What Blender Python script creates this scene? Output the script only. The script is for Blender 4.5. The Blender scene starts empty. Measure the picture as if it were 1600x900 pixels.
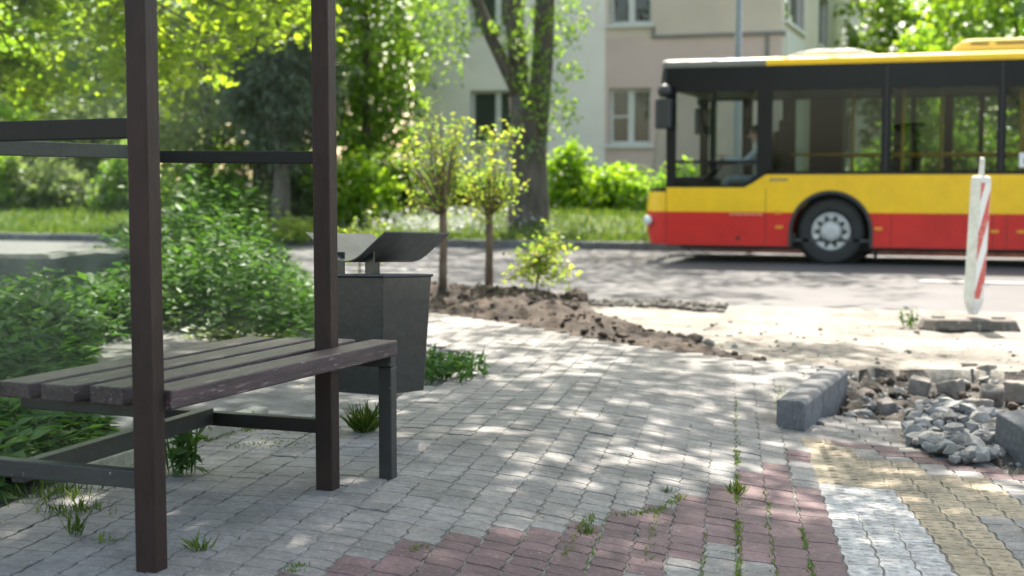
import bpy, bmesh, math, random
import numpy as np
from mathutils import Vector, Matrix

# ------------------------------------------------------------------ camera, light, exposure
S = bpy.context.scene
COL = S.collection
rng = np.random.default_rng(11)
random.seed(5)
FPX, EYE = 2222.0, 1.017
YAW, PITCH = math.radians(18.9), math.atan(170 / 2222.0)
cam = bpy.data.cameras.new("camera")
cam.lens, cam.sensor_width = 50.0, 36.0
cam.clip_start, cam.clip_end = 0.05, 2000
cam.dof.use_dof = True
cam.dof.focus_distance = 4.55
cam.dof.aperture_fstop = 2.8
cam.dof.aperture_blades = 9
co = bpy.data.objects.new("camera", cam)
COL.objects.link(co)
co.location = (0, 0, EYE)
co.rotation_euler = (math.pi / 2 - PITCH, 0, YAW)
S.camera = co
S.view_settings.view_transform = 'Standard'
S.view_settings.look = 'None'
S.view_settings.gamma = 1
S.view_settings.use_curve_mapping = False
S.view_settings.exposure = 2.17
S.cycles.max_bounces = 8
S.cycles.diffuse_bounces = 3
S.cycles.transparent_max_bounces = 24
S.cycles.use_denoising = True
S.cycles.sample_clamp_indirect = 6
try:
    S.cycles.denoiser = 'OPENIMAGEDENOISE'
except Exception:
    pass

SUN_AZ, SUN_EL = math.radians(-14), math.radians(58)       # azimuth from +Y towards +X
sun_dir = Vector((math.sin(SUN_AZ) * math.cos(SUN_EL), math.cos(SUN_AZ) * math.cos(SUN_EL), math.sin(SUN_EL)))
W = bpy.data.worlds.new("World")
S.world = W
W.use_nodes = True
wn, wl = W.node_tree.nodes, W.node_tree.links
wn.clear()
sky = wn.new('ShaderNodeTexSky')
sky.sky_type = 'NISHITA'
sky.sun_disc = False
sky.sun_elevation = SUN_EL
sky.sun_rotation = SUN_AZ
sky.dust_density = 2.0
bg = wn.new('ShaderNodeBackground')
bg.inputs[1].default_value = 0.15
wo = wn.new('ShaderNodeOutputWorld')
tint = wn.new('ShaderNodeMixRGB')
tint.blend_type = 'MULTIPLY'
tint.inputs[0].default_value = 1.0
tint.inputs[2].default_value = (1.0, 0.885, 0.74, 1)          # hazy summer sky, less blue
wl.new(sky.outputs[0], tint.inputs[1])
wl.new(tint.outputs[0], bg.inputs[0])
wl.new(bg.outputs[0], wo.inputs[0])
sl = bpy.data.lights.new("sun", 'SUN')
sl.energy, sl.angle, sl.color = 3.5, math.radians(0.55), (1.0, 0.93, 0.82)
so = bpy.data.objects.new("sun", sl)
COL.objects.link(so)
so.rotation_euler = sun_dir.to_track_quat('Z', 'Y').to_euler()

# ------------------------------------------------------------------ survey helpers (pixels of the photo -> metres)
_F = Vector((-math.sin(YAW) * math.cos(PITCH), math.cos(YAW) * math.cos(PITCH), -math.sin(PITCH)))
_R = Vector((math.cos(YAW), math.sin(YAW), 0))
_U = _R.cross(_F)
EYEV = Vector((0, 0, EYE))


def ray(x, y): return _F + _R * ((x - 800) / FPX) + _U * ((450 - y) / FPX)
def spot(x, y, z=0.0):
    r = ray(x, y)
    return EYEV + r * ((z - EYE) / r.z)
def dep(x, y, d): return EYEV + ray(x, y) * d


def sstep(a, b, x):
    t = np.clip((np.asarray(x, float) - a) / (b - a), 0, 1)
    return t * t * (3 - 2 * t)


def zpav(u, v):
    """height of the paving: flat by the shelter, ramping down to the dropped crossing"""
    a = sstep(-2.1, -0.4, u)
    b = np.where(np.asarray(u) > -0.88, 1.0, 1 - sstep(6.4, 7.9, v))
    return -0.155 * a * b


def pspot(x, y):
    z = 0.0
    for _ in range(12):
        p = spot(x, y, z)
        z = float(zpav(p.x, p.y))
    return (p.x, p.y)


def inpoly(u, v, poly):
    u, v = np.asarray(u, float), np.asarray(v, float)
    r = np.zeros(u.shape, bool)
    n = len(poly)
    for i in range(n):
        x1, y1 = poly[i]
        x2, y2 = poly[(i + 1) % n]
        c = ((y1 > v) != (y2 > v)) & (u < (x2 - x1) * (v - y1) / ((y2 - y1) if y2 != y1 else 1e-9) + x1)
        r ^= c
    return r


_perm = rng.random((256, 256))


def vnoise(x, y):
    x, y = np.asarray(x, float), np.asarray(y, float)
    xi, yi = np.floor(x).astype(int), np.floor(y).astype(int)
    fx, fy = x - xi, y - yi
    fx, fy = fx * fx * (3 - 2 * fx), fy * fy * (3 - 2 * fy)
    g = lambda a, b: _perm[a & 255, b & 255]
    return (g(xi, yi) * (1 - fx) + g(xi + 1, yi) * fx) * (1 - fy) + (g(xi, yi + 1) * (1 - fx) + g(xi + 1, yi + 1) * fx) * fy


def fbm(x, y, o=4):
    s, a, t = 0, 1, 0
    for i in range(o):
        s = s + a * vnoise(x * 2 ** i + 17.3 * i, y * 2 ** i + 5.1 * i)
        t += a
        a *= 0.5
    return s / t - 0.5


# ------------------------------------------------------------------ mesh helpers
class MB:
    def __init__(s): s.v, s.f, s.m = [], [], []

    def add(s, vs, fs, m=0):
        b = len(s.v)
        s.v += [tuple(p) for p in vs]
        for f in fs:
            s.f.append([i + b for i in f])
            s.m.append(m)
        return s

    def hexa(s, p, m=0):
        return s.add(p, [(0, 3, 2, 1), (4, 5, 6, 7), (0, 1, 5, 4), (1, 2, 6, 5), (2, 3, 7, 6), (3, 0, 4, 7)], m)

    def box(s, x0, x1, y0, y1, z0, z1, m=0):
        return s.hexa([(x0, y0, z0), (x1, y0, z0), (x1, y1, z0), (x0, y1, z0), (x0, y0, z1), (x1, y0, z1), (x1, y1, z1), (x0, y1, z1)], m)

    def bar(s, p0, p1, w, h, m=0, up=(0, 0, 1)):
        p0, p1 = Vector(p0), Vector(p1)
        d = (p1 - p0).normalized()
        x = d.cross(Vector(up))
        if x.length < 1e-4: x = Vector((1, 0, 0))
        x.normalize()
        y = x.cross(d)
        a, b = x * w / 2, y * h / 2
        return s.hexa([p0 - a - b, p0 + a - b, p1 + a - b, p1 - a - b, p0 - a + b, p0 + a + b, p1 + a + b, p1 - a + b], m)

    def tube(s, pts, rs, n=8, m=0, cap=True):
        pts = [Vector(p) for p in pts]
        if not hasattr(rs, '__len__'): rs = [rs] * len(pts)
        b = len(s.v)
        ref = None
        for i, p in enumerate(pts):
            d = (pts[min(i + 1, len(pts) - 1)] - pts[max(i - 1, 0)])
            if d.length < 1e-9: d = Vector((0, 0, 1))
            d.normalize()
            if ref is None:
                ref = d.cross(Vector((0.3, 0.9, 0.17)))
                if ref.length < 1e-3: ref = d.cross(Vector((1, 0, 0)))
            ref = (ref - d * ref.dot(d)).normalized()
            q = d.cross(ref)
            for k in range(n):
                a = 2 * math.pi * k / n
                s.v.append(tuple(p + (ref * math.cos(a) + q * math.sin(a)) * rs[i]))
        for i in range(len(pts) - 1):
            for k in range(n):
                k2 = (k + 1) % n
                s.f.append([b + i * n + k, b + i * n + k2, b + (i + 1) * n + k2, b + (i + 1) * n + k])
                s.m.append(m)
        if cap:
            s.f.append([b + k for k in range(n)][::-1]); s.m.append(m)
            s.f.append([b + (len(pts) - 1) * n + k for k in range(n)]); s.m.append(m)
        return s

    def lathe(s, prof, c, axis, n=24, m=0):
        """prof: (radius, distance along axis)"""
        c, axis = Vector(c), Vector(axis).normalized()
        x = axis.orthogonal().normalized()
        y = axis.cross(x)
        b = len(s.v)
        for r, h in prof:
            for k in range(n):
                a = 2 * math.pi * k / n
                s.v.append(tuple(c + axis * h + (x * math.cos(a) + y * math.sin(a)) * r))
        for i in range(len(prof) - 1):
            for k in range(n):
                k2 = (k + 1) % n
                s.f.append([b + i * n + k, b + i * n + k2, b + (i + 1) * n + k2, b + (i + 1) * n + k]); s.m.append(m)
        s.f.append([b + k for k in range(n)][::-1]); s.m.append(m)
        s.f.append([b + (len(prof) - 1) * n + k for k in range(n)]); s.m.append(m)
        return s

    def prism(s, poly, fn, h0, h1, m=0):
        """poly in 2D, fn(a, b, h) -> 3D"""
        n = len(poly)
        vs = [fn(a, b, h0) for a, b in poly] + [fn(a, b, h1) for a, b in poly]
        fs = [list(range(n))[::-1], [n + i for i in range(n)]]
        fs += [(i, (i + 1) % n, n + (i + 1) % n, n + i) for i in range(n)]
        return s.add(vs, fs, m)

    def grid(s, P, m=0):
        """P[i][j] points"""
        ni, nj = len(P), len(P[0])
        return s.add([p for r in P for p in r], [(i * nj + j, (i + 1) * nj + j, (i + 1) * nj + j + 1, i * nj + j + 1) for i in range(ni - 1) for j in range(nj - 1)], m)


def link(name, me, mats, parent=None, loc=None):
    o = bpy.data.objects.new(name, me)
    COL.objects.link(o)
    for m in (mats if isinstance(mats, (list, tuple)) else [mats]):
        me.materials.append(m)
    if parent is not None:
        o.parent = parent
        base = parent
        t = Matrix.Identity(4)
        while base is not None:
            t = base.matrix_basis @ t if base.parent is None else base.matrix_parent_inverse @ base.matrix_basis @ t
            base = base.parent
        o.matrix_parent_inverse = t.inverted()
    return o


def obj(name, mb, mats, parent=None, bevel=0, seg=2, smooth=False, local=False, normals=True):
    me = bpy.data.meshes.new(name)
    me.from_pydata(mb.v, [], mb.f)
    me.polygons.foreach_set('material_index', mb.m)
    if smooth: me.polygons.foreach_set('use_smooth', [True] * len(mb.f))
    if normals:
        bm = bmesh.new(); bm.from_mesh(me)
        bmesh.ops.recalc_face_normals(bm, faces=bm.faces)
        bm.to_mesh(me); bm.free()
    me.update()
    o = link(name, me, mats, parent)
    if local and parent is not None: o.matrix_parent_inverse = Matrix.Identity(4)
    if bevel:
        b = o.modifiers.new('bevel', 'BEVEL')
        b.width, b.segments, b.limit_method, b.angle_limit = bevel, seg, 'ANGLE', math.radians(35)
        b.harden_normals = False
    return o


def npmesh(name, V, F, mats, parent=None, mi=None, smooth=False):
    """V (n,3), F (m,k) arrays"""
    me = bpy.data.meshes.new(name)
    V, F = np.asarray(V, np.float32), np.asarray(F, np.int32)
    k = F.shape[1]
    me.vertices.add(len(V)); me.vertices.foreach_set('co', V.ravel())
    me.loops.add(F.size); me.loops.foreach_set('vertex_index', F.ravel())
    me.polygons.add(len(F))
    me.polygons.foreach_set('loop_start', np.arange(0, F.size, k, dtype=np.int32))
    me.polygons.foreach_set('loop_total', np.full(len(F), k, np.int32))
    if mi is not None: me.polygons.foreach_set('material_index', np.asarray(mi, np.int32))
    if smooth: me.polygons.foreach_set('use_smooth', np.ones(len(F), bool))
    me.update(calc_edges=True)
    return link(name, me, mats, parent)


def tag(o, label, cat, group=None):
    o['label'], o['category'] = label, cat
    if group: o['group'] = group
    return o


def thing(name, label, cat, loc=(0, 0, 0), rot=(0, 0, 0), group=None):
    o = bpy.data.objects.new(name, None)
    o.empty_display_size = 0.1
    COL.objects.link(o)
    o.location, o.rotation_euler = loc, rot
    o.matrix_basis = Matrix.Translation(loc) @ Matrix(__import__('mathutils').Euler(rot).to_matrix().to_4x4())
    return tag(o, label, cat, group)


def structure(o, kind='structure'):
    o['kind'] = kind
    return o


# ------------------------------------------------------------------ materials
def nodes(name):
    m = bpy.data.materials.new(name)
    m.use_nodes = True
    n, l = m.node_tree.nodes, m.node_tree.links
    n.clear()
    out = n.new('ShaderNodeOutputMaterial')
    return m, n, l, out


def rgb(c): return (c[0], c[1], c[2], 1)


def noise(n, l, vec, scale, detail=4, rough=0.55):
    t = n.new('ShaderNodeTexNoise')
    t.inputs['Scale'].default_value, t.inputs['Detail'].default_value, t.inputs['Roughness'].default_value = scale, detail, rough
    if vec: l.new(vec, t.inputs['Vector'])
    return t.outputs['Fac']


def ramp(n, l, fac, stops):
    r = n.new('ShaderNodeValToRGB')
    e = r.color_ramp.elements
    while len(e) < len(stops): e.new(0.5)
    for i, (p, c) in enumerate(stops):
        e[i].position, e[i].color = p, rgb(c) if hasattr(c, '__len__') else (c, c, c, 1)
    l.new(fac, r.inputs[0])
    return r.outputs[0]


def mixc(n, l, fac, a, b, mode='MIX'):
    x = n.new('ShaderNodeMixRGB')
    x.blend_type = mode
    for i, s in ((0, fac), (1, a), (2, b)):
        if hasattr(s, 'is_linked') or hasattr(s, 'links'): l.new(s, x.inputs[i])
        elif i == 0: x.inputs[0].default_value = s
        else: x.inputs[i].default_value = rgb(s)
    return x.outputs[0]


def plain(name, c, c2=None, scale=6, rough=0.6, bump=0.0, bscale=80, metal=0, specks=None, stretch=None, island=0.0, coat=0.0, spec=0.5, speck_scale=60, speck_cut=0.68, stain=0.0, bdist=0.01):
    """one surface: two tones of noise, optional worn specks, bump and island-to-island variation"""
    m, n, l, out = nodes(name)
    p = n.new('ShaderNodeBsdfPrincipled')
    tc = n.new('ShaderNodeTexCoord')
    vec = tc.outputs['Object']
    if stretch:
        mp = n.new('ShaderNodeMapping'); mp.inputs['Scale'].default_value = stretch
        l.new(vec, mp.inputs['Vector']); vec = mp.outputs['Vector']
    c2 = c2 or tuple(x * 0.8 for x in c)
    col = ramp(n, l, noise(n, l, vec, scale), [(0.32, c), (0.68, c2)])
    if island:
        g = n.new('ShaderNodeNewGeometry')
        col = mixc(n, l, 1.0, col, ramp(n, l, g.outputs['Random Per Island'], [(0, 1 - island), (1, 1 + island)]), 'MULTIPLY')
    if stain:                                   # dirt patches of several sizes
        for sc, k in ((0.9, stain), (5.5, stain * 0.8), (38, stain * 0.9)):
            col = mixc(n, l, 1.0, col, ramp(n, l, noise(n, l, vec, sc, 4, 0.6), [(0.34, 1 - k), (0.62, 1 + 0.45 * k)]), 'MULTIPLY')
    if specks:
        f = ramp(n, l, noise(n, l, vec, speck_scale, 3, 0.6), [(speck_cut, 0.0), (speck_cut + 0.05, 1.0)])
        col = mixc(n, l, f, col, specks)
    l.new(col, p.inputs['Base Color'])
    p.inputs['Roughness'].default_value, p.inputs['Metallic'].default_value = rough, metal
    p.inputs['Specular IOR Level'].default_value = spec
    if coat: p.inputs['Coat Weight'].default_value = coat; p.inputs['Coat Roughness'].default_value = 0.05
    if bump:
        b = n.new('ShaderNodeBump'); b.inputs['Strength'].default_value = bump; b.inputs['Distance'].default_value = bdist
        l.new(noise(n, l, vec, bscale, 5, 0.65), b.inputs['Height']); l.new(b.outputs[0], p.inputs['Normal'])
    l.new(p.outputs[0], out.inputs[0])
    return m


def leafm(name, cols, trans=0.45, tcol=(1.0, 1.0, 0.35), gain=2.2, gloss=0.05):
    m, n, l, out = nodes(name)
    g = n.new('ShaderNodeNewGeometry')
    k = len(cols)
    col = ramp(n, l, g.outputs['Random Per Island'], [(i / (k - 1), c) for i, c in enumerate(cols)])
    d = n.new('ShaderNodeBsdfDiffuse'); l.new(col, d.inputs[0])
    t = n.new('ShaderNodeBsdfTranslucent')
    l.new(mixc(n, l, 1.0, col, tuple(x * gain for x in tcol), 'MULTIPLY'), t.inputs[0])
    mx = n.new('ShaderNodeMixShader'); mx.inputs[0].default_value = trans
    l.new(d.outputs[0], mx.inputs[1]); l.new(t.outputs[0], mx.inputs[2])
    gl = n.new('ShaderNodeBsdfGlossy'); gl.inputs['Roughness'].default_value = 0.38
    m2 = n.new('ShaderNodeMixShader'); m2.inputs[0].default_value = gloss
    l.new(mx.outputs[0], m2.inputs[1]); l.new(gl.outputs[0], m2.inputs[2])
    l.new(m2.outputs[0], out.inputs[0])
    return m


def glassm(name, tint=(0.9, 0.95, 0.93), dust=0.0, gloss=1.0, ior=1.45):
    m, n, l, out = nodes(name)
    t = n.new('ShaderNodeBsdfTransparent'); t.inputs[0].default_value = rgb(tint)
    g = n.new('ShaderNodeBsdfGlossy'); g.inputs['Roughness'].default_value = 0.015
    fr = n.new('ShaderNodeFresnel'); fr.inputs[0].default_value = ior
    mu = n.new('ShaderNodeMath'); mu.operation = 'MULTIPLY'; mu.inputs[1].default_value = gloss
    l.new(fr.outputs[0], mu.inputs[0])
    ge = n.new('ShaderNodeNewGeometry')                # only the outer face of each pane reflects
    inv = n.new('ShaderNodeMath'); inv.operation = 'SUBTRACT'; inv.inputs[0].default_value = 1.0
    l.new(ge.outputs['Backfacing'], inv.inputs[1])
    m3 = n.new('ShaderNodeMath'); m3.operation = 'MULTIPLY'
    l.new(mu.outputs[0], m3.inputs[0]); l.new(inv.outputs[0], m3.inputs[1])
    mu = m3
    mx = n.new('ShaderNodeMixShader')
    l.new(mu.outputs[0], mx.inputs[0]); l.new(t.outputs[0], mx.inputs[1]); l.new(g.outputs[0], mx.inputs[2])
    sh = mx.outputs[0]
    if dust:
        tc = n.new('ShaderNodeTexCoord')
        big = ramp(n, l, noise(n, l, tc.outputs['Object'], 3.2, 3), [(0.42, 0.12), (0.72, 1.0)])
        fine = ramp(n, l, noise(n, l, tc.outputs['Object'], 170, 3, 0.7), [(0.5, 0.05), (0.66, 0.35), (0.74, 2.2)])
        f = mixc(n, l, 1.0, big, fine, 'MULTIPLY')
        k = n.new('ShaderNodeMath'); k.operation = 'MULTIPLY'; k.inputs[1].default_value = dust; k.use_clamp = True
        l.new(f, k.inputs[0])
        df = n.new('ShaderNodeBsdfDiffuse'); df.inputs[0].default_value = (0.55, 0.55, 0.5, 1)
        tl = n.new('ShaderNodeBsdfTranslucent'); tl.inputs[0].default_value = (0.55, 0.55, 0.48, 1)
        dm = n.new('ShaderNodeMixShader'); dm.inputs[0].default_value = 0.5
        l.new(df.outputs[0], dm.inputs[1]); l.new(tl.outputs[0], dm.inputs[2])
        m2 = n.new('ShaderNodeMixShader')
        l.new(k.outputs[0], m2.inputs[0]); l.new(sh, m2.inputs[1]); l.new(dm.outputs[0], m2.inputs[2])
        sh = m2.outputs[0]
    l.new(sh, out.inputs[0])
    return m


M = {}
M['paver_grey'] = plain('paver_grey', (0.252, 0.236, 0.226), (0.165, 0.156, 0.151), 4, 0.82, 0.7, 110, stain=0.24, bdist=0.003, island=0.10, specks=(0.42, 0.41, 0.40), speck_scale=100, speck_cut=0.64)
M['paver_red'] = plain('paver_red', (0.155, 0.093, 0.098), (0.12, 0.076, 0.08), 6, 0.82, 0.7, 110, stain=0.24, bdist=0.003, island=0.2, specks=(0.31, 0.25, 0.245), speck_scale=100, speck_cut=0.64)
M['paver_yellow'] = plain('paver_yellow', (0.35, 0.285, 0.195), (0.26, 0.215, 0.155), 7, 0.85, 0.35, 110, bdist=0.003, stain=0.2, island=0.15, specks=(0.2, 0.18, 0.14), speck_scale=120, speck_cut=0.68)
M['paver_white'] = plain('paver_white', (0.50, 0.485, 0.475), (0.235, 0.23, 0.228), 26, 0.75, 0.35, 110, bdist=0.003, stain=0.2, island=0.08, specks=(0.2, 0.2, 0.21), speck_scale=60, speck_cut=0.64)
M['bedding'] = plain('bedding_sand', (0.25, 0.235, 0.21), (0.12, 0.115, 0.1), 30, 0.95, 0.8, 160, specks=(0.42, 0.4, 0.35), speck_scale=190, speck_cut=0.62)
M['joint'] = plain('joint_sand', (0.30, 0.285, 0.255), (0.13, 0.125, 0.11), 24, 0.95, 0.8, 160, specks=(0.05, 0.05, 0.04), speck_scale=55, speck_cut=0.6)
M['sand'] = plain('sand', (0.27, 0.252, 0.226), (0.15, 0.133, 0.112), 2.2, 0.95, 0.8, 45, specks=(0.16, 0.135, 0.11), speck_scale=26, speck_cut=0.6, stain=0.34)
M['soil'] = plain('soil', (0.072, 0.05, 0.036), (0.02, 0.014, 0.01), 8, 0.95, 1.0, 50, specks=(0.15, 0.115, 0.085), speck_scale=70, speck_cut=0.66, stain=0.25)
M['rubble'] = plain('rubble_soil', (0.095, 0.08, 0.07), (0.042, 0.035, 0.03), 9, 0.95, 1.0, 60, specks=(0.34, 0.31, 0.27), speck_scale=60, speck_cut=0.64)
M['apron'] = plain('old_asphalt', (0.155, 0.153, 0.15), (0.085, 0.083, 0.08), 7, 0.9, 0.9, 70, specks=(0.27, 0.265, 0.25), speck_scale=60, speck_cut=0.66)
M['earth'] = plain('earth', (0.09, 0.075, 0.05), (0.045, 0.05, 0.025), 4, 0.95, 0.8, 30)
M['turf'] = plain('turf', (0.075, 0.11, 0.028), (0.045, 0.07, 0.02), 3, 0.95, 0.8, 40)
M['asphalt'] = plain('asphalt', (0.085, 0.083, 0.085), (0.062, 0.061, 0.064), 1.2, 0.8, 0.4, 150, specks=(0.12, 0.12, 0.12), speck_scale=120, speck_cut=0.62)
M['line'] = plain('road_paint', (0.7, 0.7, 0.68), (0.4, 0.4, 0.4), 9, 0.7)
M['concrete'] = plain('concrete', (0.17, 0.17, 0.178), (0.115, 0.115, 0.121), 7, 0.85, 0.5, 90, stain=0.3, specks=(0.47, 0.47, 0.47), speck_scale=90, speck_cut=0.68)
M['pale_concrete'] = plain('pale_concrete', (0.45, 0.43, 0.38), (0.25, 0.24, 0.2), 9, 0.9, 0.7, 70, specks=(0.1, 0.13, 0.05), speck_scale=12, speck_cut=0.58)
M['wallc'] = plain('old_wall_concrete', (0.17, 0.17, 0.165), (0.08, 0.08, 0.076), 4, 0.9, 0.8, 40, specks=(0.3, 0.3, 0.29), speck_scale=30, speck_cut=0.69)
M['stone'] = plain('gravel_stone', (0.23, 0.225, 0.22), (0.13, 0.127, 0.122), 14, 0.85, 0.6, 90, island=0.35)
M['clod'] = plain('clod', (0.075, 0.052, 0.038), (0.035, 0.025, 0.02), 18, 0.95, 0.9, 90, island=0.35)
M['gutter'] = plain('gutter_cobble', (0.13, 0.12, 0.11), (0.08, 0.073, 0.068), 14, 0.9, 0.6, 90, island=0.35)
M['block'] = plain('paving_block', (0.25, 0.22, 0.195), (0.15, 0.13, 0.115), 16, 0.9, 0.8, 80, island=0.2)
M['steel'] = plain('painted_post_steel', (0.007, 0.0065, 0.0065), (0.011, 0.009, 0.0085), 5, 0.5, 0.15, 60, spec=0.3, specks=(0.04, 0.036, 0.034), speck_scale=150, speck_cut=0.74, stretch=(1, 1, 0.25))
M['postred'] = plain('worn_post_paint', (0.036, 0.0165, 0.0145), (0.014, 0.008, 0.0072), 4, 0.52, 0.25, 60, spec=0.3, specks=(0.075, 0.062, 0.058), speck_scale=160, speck_cut=0.7, stain=0.25, stretch=(1, 1, 0.3))
M['rail'] = plain('rail_paint', (0.014, 0.016, 0.017), (0.026, 0.027, 0.027), 7, 0.5, 0.2, 60, specks=(0.22, 0.2, 0.19), speck_scale=80, speck_cut=0.69)
M['wood'] = plain('stained_wood', (0.084, 0.046, 0.056), (0.026, 0.014, 0.0175), 9, 0.5, 0.35, 60, stretch=(6, 0.6, 6), specks=(0.15, 0.115, 0.112), speck_scale=16, speck_cut=0.6, stain=0.2, island=0.12)
M['bin'] = plain('bin_metal', (0.026, 0.032, 0.034), (0.018, 0.023, 0.025), 5, 0.3, 0.12, 25, specks=(0.3, 0.3, 0.29), speck_scale=48, speck_cut=0.715, stain=0.3, coat=0.25)
M['dark'] = plain('black_rubber', (0.012, 0.012, 0.013), (0.02, 0.02, 0.02), 8, 0.65)
M['tyre'] = plain('tyre_rubber', (0.018, 0.018, 0.020), (0.026, 0.026, 0.027), 8, 0.75)
M['shelterglass'] = glassm('dusty_glass', (0.95, 0.97, 0.955), 0.30, 0.06)
M['bark'] = plain('bark', (0.115, 0.098, 0.083), (0.045, 0.038, 0.033), 7, 0.95, 1.0, 22, stretch=(1, 1, 0.22))
M['bark_light'] = plain('young_bark', (0.165, 0.11, 0.075), (0.08, 0.055, 0.04), 16, 0.9, 0.6, 50, stretch=(1, 1, 0.4))

M['leaf_maple'] = leafm('maple_leaf', [(0.08, 0.125, 0.016), (0.125, 0.175, 0.02), (0.16, 0.2, 0.028)], 0.6, (1.15, 1.15, 0.4), 3.0, 0.02)
M['leaf_mid'] = leafm('broad_leaf', [(0.04, 0.085, 0.016), (0.075, 0.13, 0.022), (0.12, 0.175, 0.035)], 0.6, (1.15, 1.15, 0.45), 3.0)
M['leaf_dark'] = leafm('dark_leaf', [(0.04, 0.085, 0.02), (0.07, 0.125, 0.026), (0.105, 0.165, 0.035)], 0.58, (1.1, 1.1, 0.45), 2.8)
M['leaf_grey'] = leafm('yew_needles', [(0.06, 0.095, 0.062), (0.09, 0.13, 0.085), (0.13, 0.165, 0.11)], 0.4, (1, 1, 0.7), 1.6, 0.02)
M['leaf_pale'] = leafm('pale_leaf', [(0.08, 0.12, 0.055), (0.13, 0.175, 0.075), (0.2, 0.235, 0.13)], 0.5, (1.1, 1.1, 0.6), 2.2, 0.04)
M['leaf_bright'] = leafm('hedge_leaf', [(0.08, 0.16, 0.018), (0.125, 0.21, 0.022), (0.18, 0.25, 0.03)], 0.55, (1.15, 1.15, 0.35), 2.6)
M['leaf_yellow'] = leafm('young_leaf', [(0.12, 0.19, 0.04), (0.17, 0.235, 0.05), (0.23, 0.23, 0.06), (0.10, 0.16, 0.035)], 0.5, (1.05, 1.1, 0.5), 2.3, 0.02)
M['leaf_nettle'] = leafm('nettle_leaf', [(0.034, 0.075, 0.028), (0.056, 0.11, 0.036), (0.085, 0.145, 0.048)], 0.32, (1.0, 1.15, 0.4), 2.0, 0.015)
M['leaf_grass'] = leafm('grass_blade', [(0.05, 0.1, 0.015), (0.085, 0.145, 0.022), (0.14, 0.17, 0.045)], 0.4, (1.1, 1.1, 0.4), 1.8)
M['flower'] = leafm('white_flower', [(0.5, 0.52, 0.5), (0.65, 0.66, 0.62), (0.3, 0.36, 0.27)], 0.3, (1, 1, 1), 1.0)
M['dry'] = leafm('dry_leaf', [(0.4, 0.3, 0.12), (0.3, 0.22, 0.09), (0.45, 0.36, 0.2)], 0.3, (1, 1, 0.6), 1.2)


# ------------------------------------------------------------------ leaves
def rot_rand(n):
    a = rng.normal(size=(n, 3))
    return a / np.linalg.norm(a, axis=1, keepdims=True)


def leaf_arrays(P, L, Wd, droop=0.25, flat=0.5, D=None):
    """kite shaped leaves folded along the midrib; P base points"""
    n = len(P)
    if D is None:
        D = rot_rand(n)
        D[:, 2] = D[:, 2] * 0.6 - droop
    D = D / np.linalg.norm(D, axis=1, keepdims=True)
    N = rot_rand(n); N[:, 2] += flat * 2
    Sd = np.cross(D, N); Sd /= (np.linalg.norm(Sd, axis=1, keepdims=True) + 1e-9)
    N = np.cross(Sd, D)
    L = (L * rng.uniform(0.65, 1.25, n))[:, None]
    Wd = L * Wd
    a = P
    b = P + D * L * 0.45 + Sd * Wd / 2 + N * L * 0.06
    c = P + D * L + N * L * -0.05
    d = P + D * L * 0.45 - Sd * Wd / 2 + N * L * 0.06
    V = np.stack([a, b, c, d], 1).reshape(-1, 3)
    i = np.arange(n)[:, None] * 4
    F = np.concatenate([i + [0, 1, 2], i + [0, 2, 3]], 1).reshape(-1, 3)
    return V, F


def leaves(name, P, L, Wd, mat, parent=None, **k):
    V, F = leaf_arrays(np.asarray(P, float), L, Wd, **k)
    return npmesh(name, V, F, mat, parent)


def clump_points(C, R, per):
    C = np.asarray(C, float)
    n = len(C)
    d = rot_rand(n * per) * (rng.random((n * per, 1)) ** 0.5)
    d[:, 2] *= 0.75
    return np.repeat(C, per, 0) + d * np.repeat(np.broadcast_to(np.asarray(R, float), (n,)), per)[:, None]


def crown_clumps(c, r, n, hollow=0.45, cut=None):
    d = rot_rand(n)
    rad = hollow + (1 - hollow) * rng.random((n, 1)) ** 0.6
    p = np.asarray(c) + d * rad * np.asarray(r) * (0.82 + 0.36 * rng.random((n, 1)))
    if cut is not None: p = p[cut(p)]
    return p


def limb(mb, a, b, r0, r1, sag=0.0, n=6, seg=8, wig=0.08):
    a, b = Vector(a), Vector(b)
    L = (b - a).length
    pts, rs = [], []
    off = Vector((rng.normal(), rng.normal(), rng.normal() * 0.5)) * wig * L
    for i in range(n + 1):
        t = i / n
        p = a.lerp(b, t) + off * math.sin(t * math.pi) + Vector((0, 0, -sag * L * t * t))
        p += Vector((rng.normal(), rng.normal(), rng.normal())) * 0.012 * L * (0 < i < n)
        pts.append(p); rs.append(r0 + (r1 - r0) * t)
    mb.tube(pts, rs, seg)
    return pts


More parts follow.
